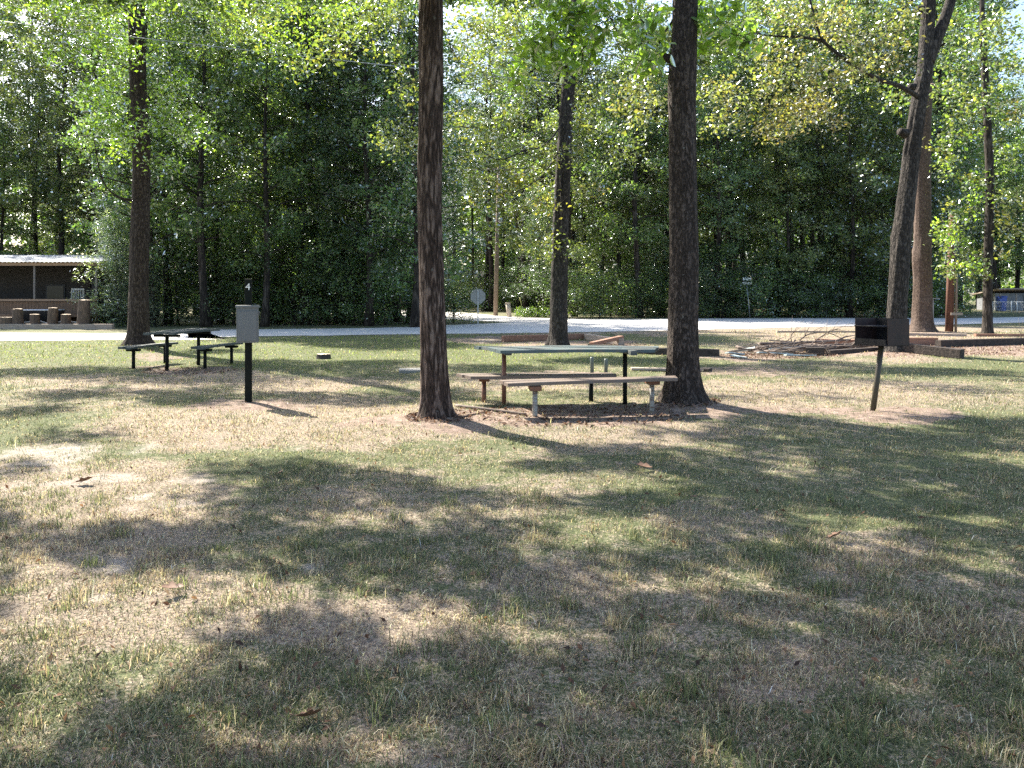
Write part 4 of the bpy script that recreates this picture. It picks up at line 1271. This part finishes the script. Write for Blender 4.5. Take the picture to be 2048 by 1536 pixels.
timber((1262, 741), (1408, 742), .2, .05, M_timber_pale, 'pale flat plank lying behind the dark flared trunk', 'plank', 'plank', None, seed=6)
timber((1408, 743), (1416, 742), .2, .07, M_tie, 'short dark end block at the right of the pale plank', seed=16)
timber((1553, 665), (1716, 665), .16, .07, M_timber_pale, 'thin distant plank on the tan grass left of the grill', 'plank', 'plank', None, seed=7)
timber((1815, 671), (1933, 673), .14, .10, M_timber_pale, 'pale plank at the foot of the smooth brown trunk', 'plank', 'plank', None, seed=8)
timber((1760, 690), (1873, 690), .22, .22, M_timber, 'thick brown timber end right behind the grill box', seed=9)
timber((1876, 694), (2140, 686), .22, .20, M_tie, 'long dark timber running out of view at the right', seed=10)
timber((1950, 673), (2130, 673), .16, .10, M_timber, 'reddish board beyond the dark timber at the right edge', 'plank', 'plank', None, seed=11)
timber((1806, 712), (1925, 720), .2, .22, M_tie, 'dark tie with a square cut end right of the grill pole', seed=12)
timber((1655, 711), (1764, 708), .2, .12, M_tie, 'dark tie lying left of the leaning forked trunk', seed=13)
timber((1612, 711), (1648, 712), .24, .2, M_tie, 'stubby black tie end inside the brush pile', seed=14)
timber((1630, 688), (1716, 690), .2, .16, M_timber, 'brown timber behind the brush pile left of the grill', seed=15)
pr = random.Random(8)
def pile_board(px, py, ln, rz, tilt, mat, label, w=.14, lift=.03, group='painted scrap boards'):
    g = GG(px, py)
    M = Matrix.Rotation(rz, 4, 'Z') @ Matrix.Rotation(tilt, 4, 'Y') @ Matrix.Rotation(pr.uniform(-.3, .3), 4, 'X')
    o = MB().box((0, 0, 0), (ln, w, .03), M, .004, .003, pr).build('scrap_board', mat, None, loc=(g.x, g.y, g.z + lift))
    tag(o, label, 'board', group)
M_palescrap = painted('pale_teal_scrap', (.42, .50, .50), (.22, .19, .17), .55)
for (px, py, ln, rz, tl, lf, lab) in [(1470, 711, .55, .5, .12, .05, 'pale scrap board at the left tip of the brush pile'), (1490, 708, .5, -.4, -.2, .10, 'pale scrap board leaning on the left tip of the brush pile'), (1478, 716, .4, -.9, .1, .03, 'small pale board on the bare soil before the brush pile'),
                                      (1550, 711, .9, .1, .05, .05, 'long pale teal board low in the brush pile'), (1570, 707, .8, -.15, -.08, .12, 'pale teal board on top of the low one in the brush pile'), (1600, 714, .8, .2, .03, .04, 'pale teal board at the front foot of the brush pile'),
                                      (1540, 702, .7, .3, .1, .17, 'grey board high in the brush pile'), (1560, 697, .6, -.2, .05, .22, 'topmost grey board of the brush pile')]:
    pile_board(px, py, ln, rz, tl, M_palescrap if py > 704 else M_timber_pale, lab, lift=lf)
logs = [([(1530, 700), (1590, 697), (1640, 694), (1700, 690)], .05, .03, .16, 'thick grey branch along the top of the brush pile'),
        ([(1540, 706), (1600, 701), (1680, 703), (1760, 702)], .05, .03, .14, 'long pale branch in the middle of the brush pile'),
        ([(1560, 710), (1620, 704), (1690, 698)], .045, .025, .12, 'slanting branch across the brush pile'),
        ([(1600, 707), (1660, 707), (1740, 706)], .05, .035, .16, 'straight pale branch low at the right of the brush pile'),
        ([(1520, 704), (1575, 702), (1612, 700)], .04, .03, .22, 'short stout branch at the left of the brush pile')]
for k, (pts, r0, r1, lf, lab) in enumerate(logs):
    stick(pts, r0, r1, 'cut_branch', lab, 'branch', M_branch, 'branches of the brush pile', lf, 2, 30 + k)
bsr = random.Random(14)
for k in range(34):
    xa = bsr.uniform(1450, 1690); xb = xa + bsr.uniform(50, 120); ya = bsr.uniform(700, 711)
    stick([(xa, ya, bsr.uniform(0, .12)), ((xa + xb) / 2, ya + bsr.uniform(-3, 3), bsr.uniform(.02, .2)), (xb, ya + bsr.uniform(-5, 5), bsr.uniform(0, .12))], bsr.uniform(.018, .05), .01, 'dead_branch', 'thin dead branch tangled in the brush pile left of the grill', 'branch', M_branch if k % 3 else M_stump, 'tangled branches of the brush pile', .02, 3, 200 + k)
stick([(1590, 700, 0), (1602, 700, .25), (1620, 700, .40), (1655, 700, .42), (1690, 700, .22)], .022, .008, 'bare_twig', 'bare arching twig rising from the brush pile', 'branch', M_branch, 'arching twigs', .05, 6, 51)
stick([(1610, 702, 0), (1640, 702, .32), (1665, 702, .5), (1682, 702, .5)], .018, .006, 'bare_twig', 'tallest bare twig above the brush pile', 'branch', M_branch, 'arching twigs', .05, 6, 52)
stick([(1590, 698, 0), (1582, 698, .25), (1588, 698, .42), (1610, 698, .46)], .016, .006, 'bare_twig', 'bare twig curling left over the brush pile', 'branch', M_branch, 'arching twigs', .05, 5, 53)
stick([(2040, 688, 0), (2042, 688, .25), (2038, 688, .42)], .012, .005, 'bare_twig', 'small bare sapling twig at the right edge behind the dark timber', 'branch', M_branch, None, 0, 4, 54)
# leaf litter around the timbers
lit = Crown(91)
rs = np.random.RandomState(12)
pts = []
for (px, py, rx, ry, n) in [(1960, 700, 160, 12, 1600), (1560, 713, 130, 6, 700), (1130, 838, 260, 22, 700), (1240, 693, 60, 6, 250), (1700, 696, 90, 8, 500), (870, 848, 60, 10, 260), (1370, 815, 70, 10, 260), (280, 700, 45, 6, 200), (1790, 713, 45, 6, 200), (1590, 706, 130, 8, 600), (385, 742, 110, 8, 300)]:
    q = rs.uniform(-1, 1, (n, 2))
    for a, b_ in q:
        if a * a + b_ * b_ < 1:
            g = G(px + a * rx, py + b_ * ry); pts.append((g.x, g.y))
pts = np.array(pts)
cen = np.stack([pts[:, 0], pts[:, 1], ground_z(pts[:, 0], pts[:, 1]) + .012], 1)
lc = np.array([(.12, .07, .05), (.17, .105, .075), (.08, .05, .04), (.22, .155, .12)])[rs.randint(0, 4, len(cen))]
lit.put(cen, .07, .03, lc, 0, 3.0)
nl_ = 1500
ld = np.exp(rs.uniform(np.log(2.1), np.log(16), nl_)); lx_ = rs.uniform(-1, 1, nl_) * (.72 * ld + .5)
cen = np.stack([lx_, ld, ground_z(lx_, ld) + .016], 1)
lit.put(cen, .042, .018, np.array([(.16, .09, .055), (.11, .065, .045), (.24, .15, .09), (.30, .22, .14), (.07, .045, .035)])[rs.randint(0, 5, nl_)], 0, 2.2)
lo = link('leaf_litter', lit.mesh('leaf_litter', M_leaf_dry)); tag(lo, 'scattered brown leaf litter on the bare soil', None, None, 'stuff')

# ------------------------------------------------------------------ road side things
def sgn(px, pyb, pyt, d): return P(px, pyb, d)
d_s = 37.6
g = Vector((pxX(956, d_s), d_s, 0))
ss = thing('stop_sign', 'plain grey back of an octagonal sign on its post at the junction', 'road sign', g)
R8 = .385
zc = P(956, 593, d_s).z
oct_ = [(R8 * math.cos(R(22.5 + 45 * k)), R8 * math.sin(R(22.5 + 45 * k))) for k in range(8)]
mb = MB().add([(x, 0, zc + z) for x, z in oct_] + [(x, .006, zc + z) for x, z in oct_], [tuple(range(8)), tuple(range(15, 7, -1))] + [((i + 1) % 8, i, 8 + i, 8 + (i + 1) % 8) for i in range(8)])
pl = mb.build('plate', M_signback, ss)
MB().add([(x * .97, .0085, zc + z * .97) for x, z in oct_], [tuple(range(7, -1, -1))]).build('face', M_red, pl)
MB().box((0, -.022, (zc + R8 * .9) / 2 - .1), (.055, .035, zc + R8 * .9 + .2), None, .003).build('post', M_galv, ss)
MB().tube([(0, -.042, zc + .2), (0, -.036, zc + .2)], .012, 8).tube([(0, -.042, zc - .2), (0, -.036, zc - .2)], .012, 8).build('bolt', M_galv, pl)

d_p = 56.
g = Vector((pxX(991, d_p), d_p, 0))
up = thing('utility_pole', 'tall leaning wooden utility pole with a lamp head beyond the stop sign', 'utility pole', g)
tp = P(998, 330, d_p) - g
child_post('pole', (0, 0, -.2), tuple(tp), .17, M_polewood, up, 14, .12)
la = P(997, 440, d_p) - g
lm = MB().tube([la, la + Vector((.15, -.35, .1)), la + Vector((.18, -.6, .08))], .03, 8).build('lamp_arm', M_galv, up, True)
MB().lathe([(.02, .12), (.12, .1), (.16, -.02), (.15, -.2), (.08, -.26)], 14, la + Vector((.18, -.65, .0))).build('lamp_head', M_galv, lm, True)
MB().box(tp + Vector((0, -.15, -.35)), (1.8, .1, .12), R(20), .01).build('crossarm', M_polewood, up)

d_b = 53.
g = Vector((pxX(1019, d_b), d_b, 0))
mp2 = thing('marker_post', 'short beige leaning marker cylinder right of the utility pole', 'marker post', g)
e = P(1016, 607, d_b) - g
MB().tube([(0, 0, -.1), tuple(e * .5), tuple(e)], [.17, .165, .165], 16).build('body', M_beige, mp2, True)
MB().tube([tuple(e + Vector((0, 0, .002))), tuple(e + Vector((0, 0, .06)))], [.19, .185], 16).build('cap', M_beige, mp2, True)
gw = MB().tube([(0, 0, -.1), P(1040, 572, 54) - G(1049, 615.5) * Vector((1, 1, 1)).x if False else (-.33, 0, 1.35)], .03, 8).build('guy_wire_guard', M_yellow, None, True, loc=(pxX(1049, 54), 54, 0))
tag(gw, 'thin slanting pale yellow guy wire guard right of the beige cylinder', 'guy guard')
# overhead wire, from the left out of view to the trunk behind the table
a, b = P(-200, 18, 19.5), P(1138, 168, 22.4)
wp = []
for i in range(25):
    t = i / 24
    p = a.lerp(b, t); p.z -= .06 * math.sin(math.pi * t); wp.append(p - a)
o = MB().tube(wp, .011, 6).build('overhead_wire', M_galv, None, True, loc=a)
tag(o, 'thin overhead wire sloping across the upper left', 'wire')
# street name sign
d_n = 50.3
g = Vector((pxX(1500, d_n), d_n, 0))
sn = thing('street_sign', 'two stacked street name blades on a thin post in front of the right wood', 'street sign', g)
child_post('post', (0, 0, -.1), (pxX(1494, d_n) - g.x, 0, P(0, 572, d_n).z), .035, M_galv, sn)
for py, ry, c_ in ((558, 8, M_white), (566, -14, M_white)):
    MB().box((pxX(1494, d_n) - g.x, 0, P(0, py, d_n).z), (.56, .02, .17), R(ry), .003).build('blade', c_, sn)
# poles at the right
def pole(px, pyb, pyt, d, r, mat, name, label, cat, top=None):
    g = Vector((pxX(px, d), d, 0))
    t = thing(name, label, cat, g)
    tt_ = P(top if top else px, pyt, d) - g
    child_post('shaft', (0, 0, -.2), tuple(tt_), r, mat, t, 14, r * .85)
    return t, tt_
t, q = pole(1898, 664, 428, 31.4, .155, M_redpole, 'wooden_pole', 'thick reddish brown pole standing right of the smooth brown trunk', 'pole', 1905)
MB().tube([q, q + Vector((0, 0, .05))], [.135, .09], 14).build('cap', M_galv, t, True)
t, q = pole(1911, 664, 548, 31.2, .05, M_polewood, 'thin_post', 'thin grey post standing right beside the reddish pole', 'post', 1914)
MB().box((0.02, -.06, .75), (.5, .03, .1), R(4), .003).build('crosspiece', M_timber_pale, t)
d_ = 44.
g = Vector((pxX(1866, d_), d_, 0))
bf = thing('feeder_post', 'slim post with a small flat top plate right of the smooth brown trunk', 'post', g)
child_post('shaft', (0, 0, -.1), (0, 0, P(0, 599, d_).z), .04, M_timber_pale, bf)
MB().box((.1, 0, P(0, 597, d_).z), (.45, .3, .04), 0, .004).build('plate', M_timber_pale, bf)

# bins
def bin_(px, pyb, d, h, mat, label):
    g = Vector((pxX(px, d), d, 0))
    t = thing('wheelie_bin', label, 'bin', g, R(10), 'blue wheelie bins')
    w0, w1, dp0, dp1 = .23, .29, .26, .34
    hb_ = h * .9
    v = [(-w0, -dp0, .06), (w0, -dp0, .06), (w0, dp0, .06), (-w0, dp0, .06), (-w1, -dp1, hb_), (w1, -dp1, hb_), (w1, dp1, hb_), (-w1, dp1, hb_)]
    MB().add(v, [(3, 2, 1, 0), (4, 5, 6, 7), (0, 1, 5, 4), (1, 2, 6, 5), (2, 3, 7, 6), (3, 0, 4, 7)]).box((0, -dp1 - .01, hb_ - .04), (w1 * 2 + .03, .05, .05), None, .005).build('body', mat, t)
    MB().box((0, 0, hb_ + .03), (w1 * 2 + .05, dp1 * 2 + .06, .05), Matrix.Rotation(R(-3), 4, 'X'), .015).build('lid', mat, t)
    for sx in (-1, 1):
        MB().tube([(sx * .2, dp0 + .03, .1), (sx * .27, dp0 + .03, .1)], .1, 14).build('wheel', M_black, t, True)
    MB().tube([(-.2, dp1 + .05, hb_ - .02), (.2, dp1 + .05, hb_ - .02)], .015, 8).build('handle', M_black, t)
bin_(822, 640, 45.5, 1.25, M_bluedk, 'dark blue wheelie bin half hidden at the end of the hedge')
bin_(2003, 625, 71, 1.5, M_blue, 'bright blue wheelie bin in front of the far shed')

# house glimpsed down the side road
g = Vector((pxX(905, 95), 96, 0))
hs = thing('far_house', 'tan house glimpsed between trees at the end of the side road', 'house', g)
MB().box((0, 0, 1.5), (9, 6, 3), None, .02).build('wall', M_tanhouse, hs)
MB().add([(-5, -3.6, 2.9), (5, -3.6, 2.9), (5, 3.6, 2.9), (-5, 3.6, 2.9), (-5, 0, 4.6), (5, 0, 4.6)], [(0, 1, 5, 4), (2, 3, 4, 5), (0, 4, 3), (1, 2, 5), (3, 2, 1, 0)]).build('roof', M_cabin, hs)
wf = MB().box((1.2, -3.02, 1.6), (1.3, .08, 1.2), None, .01).build('window', M_white, hs)
MB().box((1.2, -3.07, 1.6), (1.1, .03, 1.0)).build('pane', M_window, wf)

# far shed, vehicle and chain-link fence at the right edge
d_h = 78.
g = Vector((pxX(2025, d_h), d_h, 0))
sh = thing('shed', 'low grey shed with a sagging brown roof beyond the road at the right edge', 'shed', g)
MB().box((0, 0, .85), (5.4, 3, 1.7), None, .02).build('wall', simple_mat('grey_shed_wall', (.15, .16, .175), (.22, .23, .25), 3, .8, .2), sh)
MB().box((-.4, -.4, 1.85), (5.2, 4.4, .12), Matrix.Rotation(R(-7), 4, 'X'), .02).build('roof', simple_mat('brown_shingles', (.20, .15, .12), (.42, .34, .28), 4, .9, .4), sh)
for x in (-2.7, -1.1): child_post('post', (x, -2.3, -.1), (x, -2.3, 1.62), .07, M_timber_pale, sh)
MB().box((.6, -1.52, .8), (1.0, .06, 1.5), None, .01).build('door', M_greybox, sh)
d_f = 70.
g = Vector((pxX(1985, d_f), d_f, 0))
fe = thing('chain_link_fence', 'low chain-link fence with pale posts around the far shed', 'fence', g)
mbw = MB()
xs = [0, 1.7, 2.2, 4.2, 6.4, 8.6, 10.8, 13]
for x in xs: child_post('post', (x, 0, -.1), (x, 0, .95), .045, M_white, fe, 8)
MB().tube([(0, 0, .88), (13, 0, .88)], .028, 8).build('rail', M_white, fe, True)
for k in range(-8, 130):
    x = k * .1
    for s_ in (1, -1):
        x0, x1 = (x, x + .85) if s_ > 0 else (x + .85, x)
        mbw.tube([(min(max(x0, 0), 13), .03, .03), (min(max(x1, 0), 13), .03, .87)], .004, 3, False)
mbw.build('mesh_panel', M_galv, fe)
d_v = 84
g = Vector((pxX(2060, d_v), d_v, 0))
bt = thing('boat_on_trailer', 'brown hulled boat parked beside the far shed at the right edge', 'boat', g)
hull = []
for i in range(9):
    t_ = i / 8
    w = .9 * (1 - (1 - t_) ** 3 if t_ < .5 else 1) * (.15 + .85 * min(1, t_ * 2.2))
    x = -2.6 + 5.2 * t_
    hull.append([(x, -w, 1.35 + .25 * (1 - t_)), (x, -w * .8, .85), (x, 0, .6 + .3 * (1 - t_) ** 2), (x, w * .8, .85), (x, w, 1.35 + .25 * (1 - t_))])
v = [p for r_ in hull for p in r_]
MB().add(v, [(i * 5 + k, i * 5 + k + 1, (i + 1) * 5 + k + 1, (i + 1) * 5 + k) for i in range(8) for k in range(4)] + [(i * 5 + 4, i * 5, (i + 1) * 5, (i + 1) * 5 + 4) for i in range(8)] + [(40, 41, 42, 43, 44)]).build('hull', simple_mat('brown_hull', (.30, .13, .07), (.38, .18, .10), 3, .5, .05), bt)
MB().box((.4, 0, .5), (4.2, .9, .1), None, .01).build('trailer_frame', M_galv, bt)
for sy in (-1, 1): MB().tube([(.8, sy * .75, .32), (.8, sy * .92, .32)], .32, 16).build('wheel', M_black, bt, True)

# ------------------------------------------------------------------ cabin with screened porch at the left
d_c = 37.0
cx0 = pxX(-320, d_c); cx1 = pxX(196, d_c)
g = Vector((cx0, d_c, 0))
cb = thing('cabin', 'dark cabin with a screened porch and tin roof at the left edge', 'cabin', g)
Wc = cx1 - cx0
zr = P(0, 529, d_c).z
zk = P(0, 598, d_c).z
MB().box((Wc / 2, 3.0, zr / 2), (Wc, .16, zr + .2)).build('wall', M_cabin, cb)
MB().box((Wc / 2, .9, .55), (Wc - .1, 4.1, .12)).build('porch_floor', M_skirt, cb)
sk = MB()
n = int(Wc / .15)
for k in range(n):
    sk.box((k * .15 + .08, 0 + rng.uniform(-.004, .004), (zk - .12) / 2), (.142, .022, zk - .12), None, .002)
sk.build('skirt', M_skirt, cb)
MB().box((Wc / 2, -.02, zk - .05), (Wc, .16, .10), None, .006).build('rail', M_rail, cb)
for px in (-200, -70, 68, 192):
    x = pxX(px, d_c) - cx0
    MB().box((x, .05, (zk + zr) / 2), (.10 if px != 68 else .075, .09, zr - zk), None, .004).build('post', M_screen, cb)
MB().box((pxX(134, d_c) - cx0, 2.6, 1.9), (.16, .5, 2.5)).build('partition', M_black, cb)
MB().box((Wc / 2, 1.5, zr - .02), (Wc, 3.2, .05)).build('ceiling', M_cabin, cb)
MB().box((Wc / 2 - .0, -.12, zr + .02), (Wc + .5, .04, .16), None, .004).build('fascia', M_rail, cb)
rf = MB()
nx = int((Wc + .6) / .045)
z0, z1 = zr + .11, zr + .62
vs, fs = [], []
for i in range(nx + 1):
    x = -.3 + i * .045
    dz = .018 * math.sin(i * 2 * math.pi / 4.4)
    vs += [(x, -.32, z0 + dz), (x, 3.4, z1 + dz)]
for i in range(nx): fs.append((i * 2, (i + 1) * 2, (i + 1) * 2 + 1, i * 2 + 1))
rf.add(vs, fs).build('roof', M_tin, cb, True)
wf = MB().box((pxX(40, d_c) - cx0, 2.9, 1.5), (1.0, .06, 1.1), None, .01).build('window', M_black, cb)
MB().box((pxX(40, d_c) - cx0, 2.86, 1.5), (.85, .03, .95)).build('pane', M_window, wf)
mbx = MB()
MB().box((pxX(105, d_c) - cx0, 2.87, 2.05), (.5, .1, .3), None, .01).build('wall_lamp', M_tie, cb)
# porch rocking chair
g2 = Vector((pxX(153, d_c + 1.0), d_c + 1.0, .615))
ch = thing('rocking_chair', 'pale slatted rocking chair on the cabin porch', 'chair', g2, R(15))
mbk = MB()
for k in range(6): mbk.box((-.2 + k * .08, .22, .85), (.03, .02, .62), None, .003)
mbk.box((0, .22, 1.18), (.56, .03, .08), None, .004).box((0, .22, .56), (.56, .03, .06), None, .004)
mbk.build('backrest', M_concrete, ch)
MB().box((0, 0, .45), (.54, .5, .04), None, .006).build('seat', M_concrete, ch)
for sx in (-1, 1):
    MB().box((sx * .27, -.02, .68), (.07, .5, .03), None, .004).build('armrest', M_concrete, ch)
    MB().box((sx * .27, -.22, .36), (.04, .04, .62), None, .003).build('leg', M_concrete, ch)
    MB().box((sx * .27, .22, .62), (.04, .04, 1.14), None, .003).build('leg', M_concrete, ch)
    MB().tube([(sx * .27, -.45, .08), (sx * .27, -.2, .02), (sx * .27, .2, .02), (sx * .27, .5, .1)], .02, 8).build('rocker', M_concrete, ch)

# log posts on their edging timber, and what stands between them
o = MB().beam((-9, 0, .1), (5.0, 0, .1), .2, .26, .012, 0, .004, rng).build('edging_beam', M_timber_pale, None, loc=(pxX(0, 34.2), 34.2, 0))
tag(o, 'long grey edging beam under the row of log posts before the cabin', 'timber')
dl = 34.45
for k, (px, w, pyt, lab) in enumerate([(14, 30, 634, 'wide low log at the left edge before the cabin'), (37, 20, 617, 'tall log post left of the dark trough'), (70, 19, 628, 'short log standing before the dark trough'),
                                      (104, 19, 615, 'tall log post at the right end of the dark trough'), (132, 19, 628, 'short log right of the dark trough'), (166, 23, 599, 'tallest log post beside the feathery cedar')]):
    g = Vector((pxX(px, dl), dl, 0))
    t = thing('log_post', lab, 'log', g, 0, 'log posts before the cabin')
    s_, c_ = stump_mesh(w * dl / F / 2 * .95, P(0, pyt, dl).z, 60 + k, lean=(pr.uniform(-.06, .06), 0), n=20)
    s_.build('bark', M_stump, t, True); c_.build('cut_face', M_cut, t)
g = Vector((pxX(82, 35.6), 35.6, 0))
tr = thing('water_trough', 'dark oval trough with a pale rim behind the log posts', 'trough', g)
n = 28
v, f = [], []
for (k, z) in ((.82, .1), (1.0, .78), (1.03, .8), (1.0, .82), (.94, .8), (.78, .2)):
    for i in range(n):
        a_ = 6.283 * i / n
        v.append((1.05 * k * math.cos(a_), .55 * k * math.sin(a_), z))
for j in range(5):
    for i in range(n): f.append((j * n + i, j * n + (i + 1) % n, (j + 1) * n + (i + 1) % n, (j + 1) * n + i))
f.append(tuple(range(n - 1, -1, -1))); f.append(tuple(5 * n + i for i in range(n)))
MB().add(v, f).build('basin', M_black, tr, True)
v = []
MB().tube([(1.05 * math.cos(6.283 * i / n), .55 * math.sin(6.283 * i / n), .82) for i in range(n + 1)], .03, 6, False).build('rim', M_galv, tr, True)
for (px, py, s_, lab) in [(58, 648, .5, 'pale tilted slab between the log posts left of the short log'), (90, 650, .6, 'white scrap sheet between the two middle log posts'), (120, 648, .4, 'pale rock in front of the trough end'), (150, 650, .55, 'white sheet right of the short right log')]:
    d_ = 34.9
    o = MB().box((0, 0, .16), (s_, .3, .05), Matrix.Rotation(R(-35), 4, 'X') @ Matrix.Rotation(R(pr.uniform(-20, 20)), 4, 'Y'), .01, .01, pr).build('scrap_sheet', M_concrete, None, loc=(pxX(px, d_), d_, .06))
    tag(o, lab, 'scrap', 'pale scraps behind the log posts')
# bright tall weeds by the marker post
wd = Crown(33)
rs = np.random.RandomState(2)
for k in range(60):
    px = rs.uniform(1025, 1105); d_ = rs.uniform(52, 55)
    wd.clump((pxX(px, d_), d_, .3), (.3, .3, .22), 40, .22, .05, PAL_MID + PAL_GRN, 6, .12, -1.0)
wo = link('tall_weeds', wd.mesh('tall_weeds', M_leaf)); tag(wo, 'bright green tall weeds by the junction', None, None, 'stuff')
